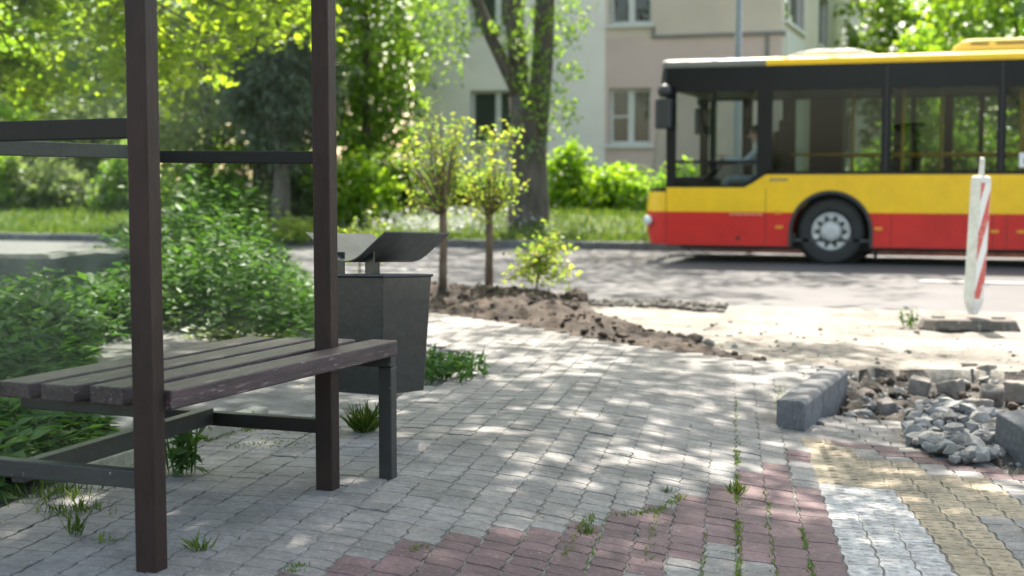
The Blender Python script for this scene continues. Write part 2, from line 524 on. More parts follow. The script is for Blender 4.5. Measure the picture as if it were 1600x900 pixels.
def tree(name, label, base, h, tr, crown_c, crown_r, nclump, per, clump_r, leaf_l, lmat, cat='tree', group=None, trunk_top=None, bark='bark', cut=None, leaf_w=0.6, hollow=0.45, limbs=14, droop=0.25, extra=None, flat=0.5):
    t = thing(name, label, cat, base, group=group)
    base = Vector(base)
    top = Vector(trunk_top) if trunk_top else Vector((crown_c[0], crown_c[1], crown_c[2] + crown_r[2] * 0.3))
    mb = MB()
    n = 9
    pts = [base.lerp(top, i / n) + Vector((rng.normal() * 0.03, rng.normal() * 0.03, 0)) * h * 0.12 * (0 < i) for i in range(n + 1)]
    pts[0] = base - Vector((0, 0, 0.15))
    mb.tube(pts, [tr * (1.35 if i == 0 else 1.08 if i == 1 else 1) * (1 - 0.75 * i / n) for i in range(n + 1)], 12)
    C = crown_clumps(crown_c, crown_r, nclump, hollow, cut)
    if extra is not None and len(extra): C = np.vstack([C, extra])
    for k in rng.choice(len(C), min(limbs, len(C)), False):
        i = rng.integers(3, n)
        limb(mb, pts[i], C[k], tr * 0.32 * (1 - 0.6 * i / n), 0.012 + tr * 0.02, 0.02, 6, 6, 0.1)
    obj('trunk', mb, M[bark], t, smooth=True)
    P = clump_points(C, clump_r * rng.uniform(0.6, 1.35, len(C)), per)
    leaves('crown', P, leaf_l, leaf_w, M[lmat], t, droop=droop, flat=flat)
    return t


def shrub(name, label, base, rx, ry, h, nclump, per, leaf_l, lmat, cat='bush', group=None, leaf_w=0.6, clump_r=0.22, droop=0.0, stems=8, flat=0.5):
    t = thing(name, label, cat, base, group=group)
    base = Vector(base)
    n = nclump
    d = rot_rand(n)
    d[:, 2] = np.abs(d[:, 2])
    rad = rng.random((n, 1)) ** 0.4
    C = np.array(base) + d * rad * np.array([rx, ry, h]) * rng.uniform(0.8, 1.15, (n, 1))
    C[:, 2] = np.maximum(C[:, 2], base.z + 0.04)
    mb = MB()
    for k in range(min(stems, n)):
        limb(mb, base + Vector((rng.normal() * 0.1 * rx, rng.normal() * 0.1 * ry, -0.05)), C[k], 0.012 + 0.006 * h, 0.004, 0, 5, 5)
    obj('stem', mb, M['bark'], t, smooth=True)
    leaves('foliage', clump_points(C, clump_r * rng.uniform(0.6, 1.3, n), per), leaf_l, leaf_w, M[lmat], t, droop=droop, flat=flat)
    return t


# ------------------------------------------------------------------ GROUND, PAVING, ROAD
PAV = [(-2.93, 2.2), (-2.93, 5.2), (-2.74, 5.7), (-2.6, 6.9), (-3.1, 7.9), (-4.6, 9.2), (-6.5, 10.6), (-5.2, 10.75), (-4.118, 10.06), (-3.25, 9.48), (-2.35, 8.61),
       (-1.6, 8.11), (-1.0, 7.84), (-0.86, 7.80), (-0.90, 6.52), (-0.80, 6.47), (-0.77, 7.05), (-0.39, 7.06), (-0.2, 6.5), (-0.03, 6.22), (0.12, 5.95), (0.9, 5.2), (2.2, 4.4), (2.2, 2.2)]
BED = [tuple(spot(x, y)[:2]) for x, y in [(560, 441), (690, 443), (905, 452), (935, 478), (1000, 498), (1080, 520), (1245, 562), (1240, 575), (1100, 557), (940, 535), (800, 507), (560, 474)]]
RUB = [(-0.86, 7.7), (-0.78, 6.9), (-0.3, 6.6), (0.12, 5.9), (1.2, 4.9), (3.5, 5.6), (3.6, 8.9), (1.5, 8.6), (0.4, 8.75), (-0.5, 8.6), (-1.35, 8.25), (-1.2, 7.95)]
APR = [(-9, 3), (-2.9, 3), (-2.7, 5.7), (-2.55, 6.9), (-3.1, 8.0), (-4.2, 8.9), (-6.0, 9.2), (-9, 7)]


def polydist(u, v, poly):
    u, v = np.asarray(u, float), np.asarray(v, float)
    d = np.full(u.shape, 1e9)
    n = len(poly)
    for i in range(n):
        ax, ay = poly[i]; bx, by = poly[(i + 1) % n]
        dx, dy = bx - ax, by - ay
        t = np.clip(((u - ax) * dx + (v - ay) * dy) / (dx * dx + dy * dy), 0, 1)
        d = np.minimum(d, np.hypot(u - ax - t * dx, v - ay - t * dy))
    return d


def zground(u, v):
    pin = inpoly(u, v, PAV); pd = polydist(u, v, PAV)
    bin_ = inpoly(u, v, BED); bd = polydist(u, v, BED)
    rin = inpoly(u, v, RUB)
    ain = inpoly(u, v, APR)
    nz = fbm(u * 3.1, v * 3.1, 4)
    z = -0.10 - 0.10 * sstep(8.5, 13, v) + 0.05 * nz + 0.02 * fbm(u * 14, v * 14, 2)
    z = z * (1 - sstep(-3.5, -6.5, u)) + (-0.05 + 0.03 * nz) * sstep(-3.5, -6.5, u)
    z = np.minimum(z, -0.21 + (13.75 - v) * 0.12 + 0.02 * nz) if True else z
    zr = -0.13 + 0.16 * fbm(u * 4, v * 4, 4) + 0.09 * fbm(u * 15, v * 15, 3)
    z = np.where(rin, zr - 0.02, z)
    zb = -0.05 + 0.07 * sstep(0, 0.7, bd) + 0.17 * fbm(u * 2.4, v * 2.4, 3) * sstep(0, 0.5, bd) + (0.11 * fbm(u * 6, v * 6, 3) + 0.09 * fbm(u * 17, v * 17, 3)) * (0.35 + 0.65 * sstep(0, 0.35, bd))
    z = np.where(bin_, zb, z)
    za = -0.012 + 0.03 * fbm(u * 2, v * 2, 3) + 0.05 * sstep(0.1, 1.5, pd) + 0.012 * fbm(u * 16, v * 16, 3)
    z = np.where(ain & ~pin, za, z)
    z = np.where((u > -0.99) & (u < -0.72) & (v > 6.35) & (v < 7.72), -0.25, z)
    return np.where(pin, zpav(u, v) - 0.06, z)


def terrain(us, vs):
    Ug, Vg = np.meshgrid(us, vs, indexing='ij')
    Z = zground(Ug, Vg)
    nu, nv = Ug.shape
    Vt = np.stack([Ug, Vg, Z], -1).reshape(-1, 3)
    i, j = np.meshgrid(np.arange(nu - 1), np.arange(nv - 1), indexing='ij')
    a = (i * nv + j).ravel()
    Fq = np.stack([a, a + nv, a + nv + 1, a + 1], 1)
    cen = Vt[Fq].mean(1)
    wob = 0.12 * fbm(cen[:, 0] * 5, cen[:, 1] * 5, 3)
    cu, cv = cen[:, 0] + wob, cen[:, 1] + wob
    cls = np.zeros(len(Fq), int)
    cls[inpoly(cu, cv, APR)] = 1
    cls[inpoly(cu, cv, RUB)] = 2
    cls[inpoly(cu, cv, BED)] = 3
    cls[(cls == 0) & (cu < -4.9) & (cv < 13.4)] = 4
    return Vt, Fq, cls


Vt, Fq, cls = terrain(np.arange(-13, 9.01, 0.045), np.arange(1.6, 13.9, 0.045))
for k, (nm, mt) in enumerate([('sand', 'sand'), ('old_asphalt', 'apron'), ('rubble_ground', 'rubble'), ('soil_bed', 'soil'), ('earth', 'earth')]):
    F = Fq[cls == k]
    if not len(F): continue
    used, inv = np.unique(F, return_inverse=True)
    structure(npmesh(nm, Vt[used], inv.reshape(F.shape), M[mt], smooth=True))

g = MB(); g.add([(-600, -600, -0.5), (600, -600, -0.5), (600, 900, -0.5), (-600, 900, -0.5)], [(0, 1, 2, 3)])
structure(obj('ground', g, M['earth']))
# ground beside and behind the detailed strip
g = MB()
g.add([(-80, -30, -0.16), (-13, -30, -0.16), (-13, 13.9, -0.16), (-80, 13.9, -0.16)], [(0, 1, 2, 3)])
g.add([(9, -30, -0.18), (80, -30, -0.18), (80, 13.9, -0.18), (9, 13.9, -0.18)], [(0, 1, 2, 3)])
g.add([(-13, -30, -0.16), (9, -30, -0.16), (9, 1.6, -0.16), (-13, 1.6, -0.16)], [(0, 1, 2, 3)])
structure(obj('land', g, M['earth']))
# carriageway
us = np.linspace(-90, 90, 181)
g = MB(); g.grid([[(u, v, -0.22 + 0.006 * math.sin(u * 0.7 + v)) for v in (13.3, 15, 17, 19, 21, 23, 24.02)] for u in us])
structure(obj('road', g, M['asphalt'], smooth=True))
g = MB()
for u0 in (-8.6, -0.9, 6.5):
    g.add([(u0, 17.75, -0.205), (u0 + 1.9, 17.75, -0.205), (u0 + 1.9, 17.87, -0.205), (u0, 17.87, -0.205)], [(0, 1, 2, 3)])
g.add([(-60, 14.45, -0.205), (-6, 14.45, -0.205), (-6, 14.57, -0.205), (-60, 14.57, -0.205)], [(0, 1, 2, 3)])
structure(obj('road_marking', g, M['line']))
g = MB()
for k in range(-60, 60):
    g.box(k + 0.006, k + 0.994, 24.0, 24.16, -0.4, -0.075 + 0.004 * math.sin(k * 3.1))
structure(obj('kerb', g, M['concrete'], bevel=0.015))
# cobbled gutter by the soil bed
def zverge(u, v):
    return -0.085 + 0.33 * sstep(24.6, 28.5, v) + 0.05 * fbm(np.asarray(u) * 0.5, np.asarray(v) * 0.5, 3) * sstep(24.4, 26, v) + 0.22 * np.exp(-((np.asarray(u) + 8.1) / 2.2) ** 2 - ((np.asarray(v) - 26.6) / 1.1) ** 2)


uu, vv = np.meshgrid(np.linspace(-70, 70, 281), np.concatenate([np.linspace(24.15, 31, 40), np.linspace(32, 140, 50)]), indexing='ij')
nu, nv = uu.shape
i, j = np.meshgrid(np.arange(nu - 1), np.arange(nv - 1), indexing='ij')
a = (i * nv + j).ravel()
structure(npmesh('verge', np.stack([uu, vv, zverge(uu, vv)], -1).reshape(-1, 3), np.stack([a, a + nv, a + nv + 1, a + 1], 1), M['turf'], smooth=True))
g = MB(); g.add([(-40, 29.3, 0.30), (-9, 29.3, 0.30), (-9, 31.0, 0.30), (-40, 31.0, 0.30)], [(0, 1, 2, 3)])
structure(obj('path', g, M['sand']))

# paving stones
RED = [pspot(x, y) for x, y in [(400, 960), (440, 905), (600, 862), (690, 842), (800, 826), (925, 818), (945, 806), (1010, 800), (1065, 776), (1130, 762), (1136, 744), (1190, 738), (1225, 712), (1215, 690), (1262, 686), (1330, 905), (1345, 960)]]
PATCH = [pspot(x, y) for x, y in [(960, 960), (1000, 905), (1035, 880), (1135, 852), (1192, 876), (1200, 905), (1200, 960)]]
YEL = [pspot(x, y) for x, y in [(1259, 684), (1300, 692), (1450, 735), (1530, 760), (1590, 790), (1640, 830), (1720, 960), (1545, 960), (1505, 905), (1440, 810), (1405, 765), (1280, 757)]]
WHT = [pspot(x, y) for x, y in [(1280, 757), (1405, 765), (1440, 810), (1505, 905), (1545, 960), (1345, 960), (1328, 905)]]
LINE = [pspot(x, y) for x, y in [(1290, 689), (1345, 691), (1605, 739), (1605, 756), (1450, 724)]]
COLW = 0.109


def colfan(c):
    return 0.155 + 0.03 * float(sstep(-1.5, -0.5, c)), 0.034 * float(sstep(-0.45, -0.05, c))


def paver_outline(w, p):
    pts = []
    g2, e2 = 0.0016, 0.0036
    wave = lambda x: 0.0045 * math.sin(2 * math.pi * x / COLW + 0.6)
    zig = lambda y: 0.0042 * math.sin(2 * math.pi * y / p + 0.4)
    for k in range(7):
        x = -w / 2 + e2 + (w - 2 * e2) * k / 6
        pts.append((x, -p / 2 + g2 + wave(x)))
    for y in (-p * 0.27, 0.0, p * 0.27): pts.append((w / 2 - e2 + zig(y), y))
    for k in range(6, -1, -1):
        x = -w / 2 + e2 + (w - 2 * e2) * k / 6
        pts.append((x, p / 2 - g2 + wave(x)))
    for y in (p * 0.27, 0.0, -p * 0.27): pts.append((-w / 2 + e2 + zig(y), y))
    return pts


pv = MB()
outl = {p: paver_outline(COLW, p) for p in (0.079, 0.112)}
NJ0 = pspot(1133, 690)
GRASS_COL = []
for ci in range(-80, 48):
    u42 = -0.6625 + ci * COLW            # column position at v = 4.2, the fan of the joints
    right = u42 > -0.717
    sk, bend = colfan(u42)
    pit = 0.112 if right else 0.079
    v = 2.3
    while v < 10.9:
        u = u42 - (v - 4.2) * sk - bend * max(0, v - 4.2) ** 2
        if bool(inpoly(u, v, PAV)):
            mi = 0
            q = (u, v)
            if bool(inpoly(*q, LINE)): mi = 1
            elif -0.39 < u42 < -0.063 and v < 6.4: mi = 3 if v < 5.5 else 2
            elif -0.063 < u42 < 0.16 and v < 6.0: mi = 2
            elif 0.16 < u42 < 0.38 and 5.12 < v < 5.85: mi = 2
            elif bool(inpoly(*q, PATCH)) and u42 < -0.5: mi = 0
            elif bool(inpoly(*q, RED)) and u42 < -0.39:
                mi = 0 if (u42 > -0.5 and v > 4.9 and rng.random() < 0.5) else 1
            z0 = float(zpav(u, v)) + rng.normal() * 0.0007 - (0.003 if rng.random() < 0.015 else 0)
            u += rng.normal() * 0.0018
            tx, ty = rng.normal() * 0.0035, rng.normal() * 0.0045
            ang = rng.normal() * 0.012 - 0.0
            ca, sa = math.cos(ang), math.sin(ang)
            ou = outl[pit]
            n = len(ou)
            vs = []
            for ring, (ins, dz) in enumerate(((0.0016, 0.0), (0.0, -0.0018), (0.0, -0.045))):
                for x, y in ou:
                    r = math.hypot(x, y)
                    x2, y2 = x * (1 - ins / r), y * (1 - ins / r)
                    X, Y = u + ca * x2 - sa * y2 - y2 * sk, v + sa * x2 + ca * y2
                    vs.append((X, Y, float(zpav(X, Y)) + z0 - float(zpav(u, v)) + tx * x2 + ty * y2 + dz))
            fs = [list(range(n))]
            for rg in range(2):
                o = rg * n
                fs += [(o + k, o + n + k, o + n + (k + 1) % n, o + (k + 1) % n) for k in range(n)]
            fs = [f if i == 0 else f for i, f in enumerate(fs)]
            pv.add(vs, fs, mi)
            if mi in (2, 3) and v < 6.5:                         # raised warning dots of the tactile stones
                for a in range(2):
                    for b in range(2):
                        x, y = (a - 0.5) * 0.052, (b - 0.5) * 0.05
                        X, Y, Zt = u + x - y * sk, v + y, z0 + tx * x + ty * y
                        ring = []
                        for rr, hh in ((0.0165, 0.0003), (0.011, 0.0030)):
                            ring += [(X + rr * math.cos(k * math.pi / 4), Y + rr * math.sin(k * math.pi / 4), Zt + hh) for k in range(8)]
                        pv.add(ring, [tuple(range(8, 16))] + [(k, (k + 1) % 8, 8 + (k + 1) % 8, 8 + k) for k in range(8)], mi)
        v += pit
structure(obj('pavement', pv, [M['paver_grey'], M['paver_red'], M['paver_yellow'], M['paver_white']], normals=False))
bu, bv = np.arange(-6.6, 2.3, 0.06), np.arange(2.2, 10.9, 0.06)
Ug, Vg = np.meshgrid(bu, bv, indexing='ij')
nu, nv = Ug.shape
i, j = np.meshgrid(np.arange(nu - 1), np.arange(nv - 1), indexing='ij')
a = (i * nv + j).ravel()
Fb = np.stack([a, a + nv, a + nv + 1, a + 1], 1)
Vb = np.stack([Ug, Vg, zpav(Ug, Vg) - 0.013 + 0.005 * fbm(Ug * 9, Vg * 9, 3)], -1).reshape(-1, 3)
cen = Vb[Fb].mean(1)
Fb = Fb[inpoly(cen[:, 0], cen[:, 1], PAV) & (polydist(cen[:, 0], cen[:, 1], PAV) > 0.02)]
structure(npmesh('bedding_sand', Vb, Fb, M['bedding'], smooth=True))
# sand swept into the long joints
jm = MB()
for ci in range(-80, 48):
    u42 = -0.6625 + (ci + 0.5) * COLW
    sk, bend = colfan(u42 - COLW / 2)
    prev = None
    for v in np.arange(2.3, 10.9, 0.045):
        u = u42 - (v - 4.2) * sk - bend * max(0, v - 4.2) ** 2 + rng.normal() * 0.0008
        if bool(inpoly(u, v, PAV)):
            z = float(zpav(u, v)) - 0.0028 + 0.0045 * (float(vnoise(u * 25, v * 25)) - 0.5)
            cur = ((u - 0.009, v, z - 0.002), (u, v, z), (u + 0.009, v, z - 0.002))
            if prev: jm.add(prev + cur, [(0, 1, 4, 3), (1, 2, 5, 4)])
            prev = cur
        else: prev = None
structure(obj('joint_sand', jm, M['joint'], normals=False))

# ------------------------------------------------------------------ KERB STONES
def blockmb(L, Wd, Hh, cham=0.02):
    mb = MB()
    mb.prism([(-Wd / 2, 0), (Wd / 2, 0), (Wd / 2, Hh - cham), (Wd / 2 - cham, Hh), (-Wd / 2, Hh)], lambda a, b, h: (a, h, b), 0, L)
    return mb


def kerbstone(label, p, rot, L, Wd=0.135, Hh=0.22, mat='concrete'):
    o = obj('kerb_stone', blockmb(L, Wd, Hh), M[mat], bevel=0.008)
    o.location, o.rotation_euler = p, rot
    return tag(o, label, 'kerb stone', 'kerb stones')


kang = -math.atan2(-0.748 + 0.816, 7.751 - 6.503)
kerbstone('dark grey kerb stone with its end showing at the edge of the paving', (-0.883, 6.53, -0.215), (0, 0, kang), 0.46)
kerbstone('weathered grey kerb stone beside the soil, behind the one whose end shows', (-0.857, 6.998, -0.215), (0, 0, kang), 0.76)
kerbstone('broken grey kerb stone lying tilted against the grey gravel pile', tuple(spot(1573, 716, -0.15)), (math.radians(5), math.radians(12), math.radians(-52)), 0.8, 0.19, 0.17)
# low edging kerb behind the bench
o = obj('edging_kerb', MB().box(-2.99, -2.91, 4.05, 5.32, -0.1, 0.055), M['pale_concrete'], bevel=0.01)
tag(o, 'mossy pale concrete edging kerb along the paving behind the bench', 'edging kerb')

# ------------------------------------------------------------------ BUS SHELTER
sh = thing('bus_shelter', 'dark brown steel bus shelter with dusty glass panes around the bench', 'bus shelter', (-2.41, 3.66, 0))
UF, UB, V1, V2 = -2.073, -2.75, 3.149, 4.181
for (u, v, mt) in ((UF, V1, 'postred'), (UF, V2, 'postred'), (UB, V2, 'steel'), (UB, V1, 'steel')):
    obj('post', MB().box(u - 0.03, u + 0.03, v - 0.03, v + 0.03, -0.04, 2.32), M[mt], sh, bevel=0.004)
def rail(p0, p1, w=0.04, h=0.042, mt='rail'):
    obj('rail', MB().bar(p0, p1, w, h), M[mt], sh, bevel=0.003)
rail((UB + 0.031, V1, 1.141), (UF - 0.031, V1, 1.147), h=0.052, mt='steel')
rail((UB + 0.031, V2, 1.093), (UF - 0.031, V2, 1.087), h=0.041, mt='steel')
rail((UB, V1 + 0.031, 1.108), (UB, V2 - 0.031, 1.108), h=0.045)
rail((UB + 0.031, V1, 0.244), (UF - 0.031, V1, 0.238), h=0.047)
rail((UB + 0.031, V2, 0.213), (UF - 0.031, V2, 0.208), h=0.045, mt='steel')
rail((-2.505, V1 + 0.021, 0.222), (-2.505, V2 - 0.021, 0.222), h=0.055)
for z in (2.28,):
    rail((UB, V1 + 0.031, z), (UB, V2 - 0.031, z)); rail((UF, V1 + 0.031, z), (UF, V2 - 0.031, z))
    rail((UB + 0.031, V1, z), (UF - 0.031, V1, z)); rail((UB + 0.031, V2, z), (UF - 0.031, V2, z))
def pane(x0, x1, y0, y1, z0, z1):
    obj('glass_pane', MB().box(x0, x1, y0, y1, z0, z1), M['shelterglass'], sh)
pane(UB + 0.032, UF - 0.032, V1 - 0.003, V1 + 0.003, 0.269, 1.112)
pane(UB + 0.032, UF - 0.032, V1 - 0.003, V1 + 0.003, 1.176, 2.255)
pane(UB + 0.032, UF - 0.032, V2 + 0.008, V2 + 0.014, 0.49, 1.062)
pane(UB + 0.032, UF - 0.032, V2 + 0.008, V2 + 0.014, 1.116, 2.255)
pane(UB - 0.003, UB + 0.003, V1 + 0.032, V2 - 0.032, 0.27, 1.083)
pane(UB - 0.003, UB + 0.003, V1 + 0.032, V2 - 0.032, 1.133, 2.255)
mb = MB(); mb.prism([(-2.95, 2.33), (-1.85, 2.40), (-1.85, 2.44), (-2.95, 2.37)], lambda a, b, h: (a, h, b), 2.95, 4.38)
obj('roof', mb, M['steel'], sh, bevel=0.005)

# ------------------------------------------------------------------ BENCH
be = thing('bench', 'dark stained wooden slat bench bolted to the bus shelter posts', 'bench', (-2.18, 3.8, 0))
BR = math.radians(4.3)
def bench_box(w0, w1, l0, l1, z0, z1):
    """across the seat from its front edge, along it from the far end"""
    f = lambda w, l, z: (-1.932 - w * math.cos(BR) - l * math.sin(BR), 4.44 + w * math.sin(BR) - l * math.cos(BR), z)
    return MB().hexa([f(w1, l1, z0), f(w0, l1, z0), f(w0, l0, z0), f(w1, l0, z0), f(w1, l1, z1), f(w0, l1, z1), f(w0, l0, z1), f(w1, l0, z1)])
for k in range(4):
    obj('slat', bench_box(0.16 * k, 0.16 * k + (0.1 if k == 0 else 0.112), 0.006 * k, 1.26 - 0.007 * (k % 2), 0.416, 0.469 - 0.003 * k), M['wood'], be, bevel=0.005)
obj('leg', MB().box(-1.985, -1.937, 4.392, 4.44, -0.035, 0.379), M['rail'], be, bevel=0.003)
obj('support_bar', MB().box(-2.44, -1.937, 4.392, 4.436, 0.38, 0.4155), M['rail'], be, bevel=0.003)
obj('support_bar', bench_box(0.12, 0.56, 1.16, 1.2, 0.378, 0.415), M['rail'], be, bevel=0.003)

# ------------------------------------------------------------------ LITTER BIN
TH = math.radians(34.6)
aax = _R * math.cos(TH) - Vector((_F.x, _F.y, 0)).normalized() * math.sin(TH)
bax = _R * math.sin(TH) + Vector((_F.x, _F.y, 0)).normalized() * math.cos(TH)
near = dep(598.5, 433.8, 5.35)
w = 0.305
ctr = near - aax * (w / 2) + bax * (w / 2)
rz = math.atan2(aax.y, aax.x)
bn = thing('litter_bin', 'dark green metal litter bin with an open gull wing lid behind the bench', 'litter bin', (ctr.x, ctr.y, 0), (0, 0, rz))
tilt = Matrix.Translation((0, 0, 0.4)) @ Matrix.Rotation(math.radians(3.4), 4, Vector((bax.y * 0 + 0.82, 0.57, 0)).normalized()) @ Matrix.Translation((0, 0, -0.4))
tilt = Matrix.Translation((0, 0, 0.4)) @ Matrix.Rotation(math.radians(-3.2), 4, Vector((math.cos(TH), math.sin(TH), 0))) @ Matrix.Translation((0, 0, -0.4))
zt, zb, hw, hb = near.z, near.z - 0.462, w / 2, w / 2 - 0.026
def tl(p): return tuple(tilt @ Vector(p))
mb = MB()
sq = lambda h, z: [(-h, -h, z), (h, -h, z), (h, h, z), (-h, h, z)]
rings = [sq(hb - 0.01, zb), sq(hb, zb + 0.002), sq(hw - 0.004, zt - 0.012), sq(hw + 0.002, zt - 0.010), sq(hw + 0.002, zt), sq(hw - 0.008, zt), sq(hw - 0.010, zt - 0.02), sq(hb - 0.008, zb + 0.03)]
mb.add([tl(p) for r in rings for p in r], [tuple(range(4))[::-1], tuple(range(28, 32))] + [(i * 4 + k, i * 4 + (k + 1) % 4, i * 4 + 4 + (k + 1) % 4, i * 4 + 4 + k) for i in range(7) for k in range(4)])
obj('body', mb, M['bin'], bn, local=True, bevel=0.003)
# lid: a sheet bent to a gull wing, swept along the bin's side
prof = []
for k in range(25):
    t = -1 + 2 * k / 24
    x = t * 0.20 - 0.03
    zz = 0.112 * ((abs(t) ** 2 / 0.9 if abs(t) < 0.45 else abs(t) - 0.225) / 0.775)
    prof.append((x, zz))
mb = MB()
zl = zt + 0.05
P = []
for y in (-hw - 0.012, hw + 0.085):
    P.append([tl((x, y + (0.0 if True else 0), zl + zz)) for x, zz in prof])
n = len(prof)
top = [p for r in P for p in r]
bot = [tuple(Vector(p) - Vector((0, 0, 0.005))) for p in top]
vs = top + bot
fs = [(i, i + 1, n + i + 1, n + i) for i in range(n - 1)] + [(2 * n + i, 2 * n + n + i, 2 * n + n + i + 1, 2 * n + i + 1) for i in range(n - 1)]
fs += [(i, 2 * n + i, 2 * n + i + 1, i + 1) for i in range(n - 1)] + [(n + i, n + i + 1, 3 * n + i + 1, 3 * n + i) for i in range(n - 1)]
fs += [(0, n, 3 * n, 2 * n), (n - 1, 2 * n + n - 1, 3 * n + n - 1, n + n - 1)]
mb.add(vs, fs)
M['lid'] = plain('lid_metal', (0.105, 0.11, 0.112), (0.065, 0.07, 0.072), 6, 0.42, 0.12, 25, specks=(0.02, 0.02, 0.02), speck_scale=30, speck_cut=0.72, stain=0.25)  # paler than the bin metal: light bounced off the ground is in this colour
obj('lid', mb, M['lid'], bn, local=True, smooth=False)
for (x, y) in ((0.05, -0.11), (-0.1, -0.11), (-0.1, 0.1)):
    mb = MB(); q = 0.021
    mb.hexa([tl((x + a, y + b, z)) for z in (zt - 0.06, zt + 0.085) for a, b in ((-q, -0.004), (q, -0.004), (q, 0.004), (-q, 0.004))])
    obj('lid_support', mb, M['bin'], bn, local=True)
# pole behind
pp = dep(514, 500, 5.62)
mb = MB(); mb.tube([(pp.x, pp.y, -0.1), (pp.x, pp.y, 0.62)], 0.024, 12)
obj('pole', mb, M['bin'], bn)
mb = MB(); mb.bar((pp.x, pp.y, 0.45), (ctr.x, ctr.y, 0.45), 0.03, 0.02)
obj('bracket', mb, M['bin'], bn)

# ------------------------------------------------------------------ LOW WALL ON THE LEFT
mb = MB()
wl0, wl1 = Vector((-7.6, 3.2, 0)), Vector((-6.42, 9.7, 0))
dw = (wl1 - wl0).normalized(); nw = Vector((dw.y, -dw.x, 0))
pts = []
for k in range(30):
    c = wl0.lerp(wl1, k / 29)
    ht = 0.475 + 0.012 * math.sin(k * 1.7)
    pts.append([c + Vector((0, 0, -0.2)), c + nw * 0.0 + Vector((0, 0, ht - 0.03)), c - nw * 0.03 + Vector((0, 0, ht)), c - nw * 0.30 + Vector((0, 0, ht)), c - nw * 0.32 + Vector((0, 0, -0.3))])
mb.grid([[tuple(p) for p in r] for r in pts])
tag(obj('low_wall', mb, M['wallc']), 'low weathered grey concrete wall behind the weeds at left', 'wall')

# ------------------------------------------------------------------ DELINEATOR POST
dp = spot(1519, 503, -0.12)
dl = thing('delineator_post', 'red and white striped road works post standing in a rubber foot', 'marker post', (dp.x, dp.y, -0.16), (0, math.radians(2.6), math.radians(42)))
m, n_, l_, out = nodes('striped_sheeting')
p_ = n_.new('ShaderNodeBsdfPrincipled')
tc = n_.new('ShaderNodeTexCoord'); sp = n_.new('ShaderNodeSeparateXYZ'); l_.new(tc.outputs['Object'], sp.inputs[0])
k1 = n_.new('ShaderNodeMath'); k1.operation = 'MULTIPLY_ADD'; k1.inputs[1].default_value = -3.6
l_.new(sp.outputs['X'], k1.inputs[0]); l_.new(sp.outputs['Z'], k1.inputs[2])
k2 = n_.new('ShaderNodeMath'); k2.operation = 'MULTIPLY_ADD'; k2.inputs[1].default_value = 2.1; k2.inputs[2].default_value = 0.05; l_.new(k1.outputs[0], k2.inputs[0])
k3 = n_.new('ShaderNodeMath'); k3.operation = 'FRACT'; l_.new(k2.outputs[0], k3.inputs[0])
k4 = n_.new('ShaderNodeMath'); k4.operation = 'GREATER_THAN'; k4.inputs[1].default_value = 0.5; l_.new(k3.outputs[0], k4.inputs[0])
wear = ramp(n_, l_, noise(n_, l_, tc.outputs['Object'], 30, 4), [(0.5, 0.0), (0.75, 0.5)])
l_.new(mixc(n_, l_, wear, mixc(n_, l_, k4.outputs[0], (0.68, 0.67, 0.65), (0.5, 0.075, 0.06)), (0.6, 0.58, 0.55)), p_.inputs['Base Color'])
p_.inputs['Roughness'].default_value = 0.45
l_.new(p_.outputs[0], out.inputs[0]); M['stripe'] = m
M['white_plastic'] = plain('white_plastic', (0.72, 0.71, 0.68), (0.55, 0.53, 0.5), 12, 0.5, 0.1, 40, specks=(0.35, 0.3, 0.25), speck_scale=30, speck_cut=0.68)
M['foot'] = plain('recycled_rubber', (0.14, 0.115, 0.1), (0.08, 0.07, 0.063), 7, 0.85, 0.6, 60, specks=(0.27, 0.23, 0.2), speck_scale=30, speck_cut=0.62)
mb = MB()
hx, hy = 0.055, 0.058
secs = [(0.10, 0.028, 0.028), (0.17, 0.05, 0.045), (0.22, hx, hy), (1.16, hx, hy), (1.19, hx * 0.96, hy * 0.96), (1.205, 0.045, 0.04)]
mb.add([p for z, a, b in secs for p in ((-a, -b, z), (a, -b, z), (a, b, z), (-a, b, z))], [(3, 2, 1, 0), tuple(range(20, 24))] + [(i * 4 + k, i * 4 + (k + 1) % 4, i * 4 + 4 + (k + 1) % 4, i * 4 + 4 + k) for i in range(5) for k in range(4)])
obj('post', mb, M['white_plastic'], dl, local=True, bevel=0.006)
obj('reflective_panel', MB().box(-hx + 0.008, hx - 0.008, -hy - 0.003, -hy - 0.0005, 0.23, 1.15), M['stripe'], dl, local=True)
mb = MB(); mb.lathe([(0.021, 1.2), (0.021, 1.29), (0.019, 1.345), (0.012, 1.35)], (0, 0, 0), (0, 0, 1), 14)
obj('handle', mb, M['white_plastic'], dl, local=True, smooth=False)
rf = thing('rubber_foot', 'flat brown grey rubber foot plate under the striped post', 'foot plate', (dp.x - 0.02, dp.y - 0.05, -0.185), (0, 0, math.radians(8)))
mb = MB()
poly = [(-0.40, -0.12), (-0.30, -0.2), (0.30, -0.2), (0.38, -0.14), (0.38, 0.14), (0.30, 0.2), (-0.30, 0.2), (-0.40, 0.12)]
mb.prism(poly, lambda a, b, h: (a * (1 - 0.12 * (h > 0.05)), b * (1 - 0.15 * (h > 0.05)), h), 0.012, 0.10)
obj('plate', mb, M['foot'], rf, local=True, bevel=0.015)
for x in (-0.22, -0.06, 0.1):
    obj('foot_pad', MB().box(x - 0.035, x + 0.035, -0.206, 0.206, -0.02, 0.03), M['dark'], rf, local=True)
for x in (-0.24, 0.22):
    obj('socket', MB().box(x - 0.05, x + 0.05, -0.045, 0.045, 0.095, 0.114), M['dark'], rf, local=True, bevel=0.006)

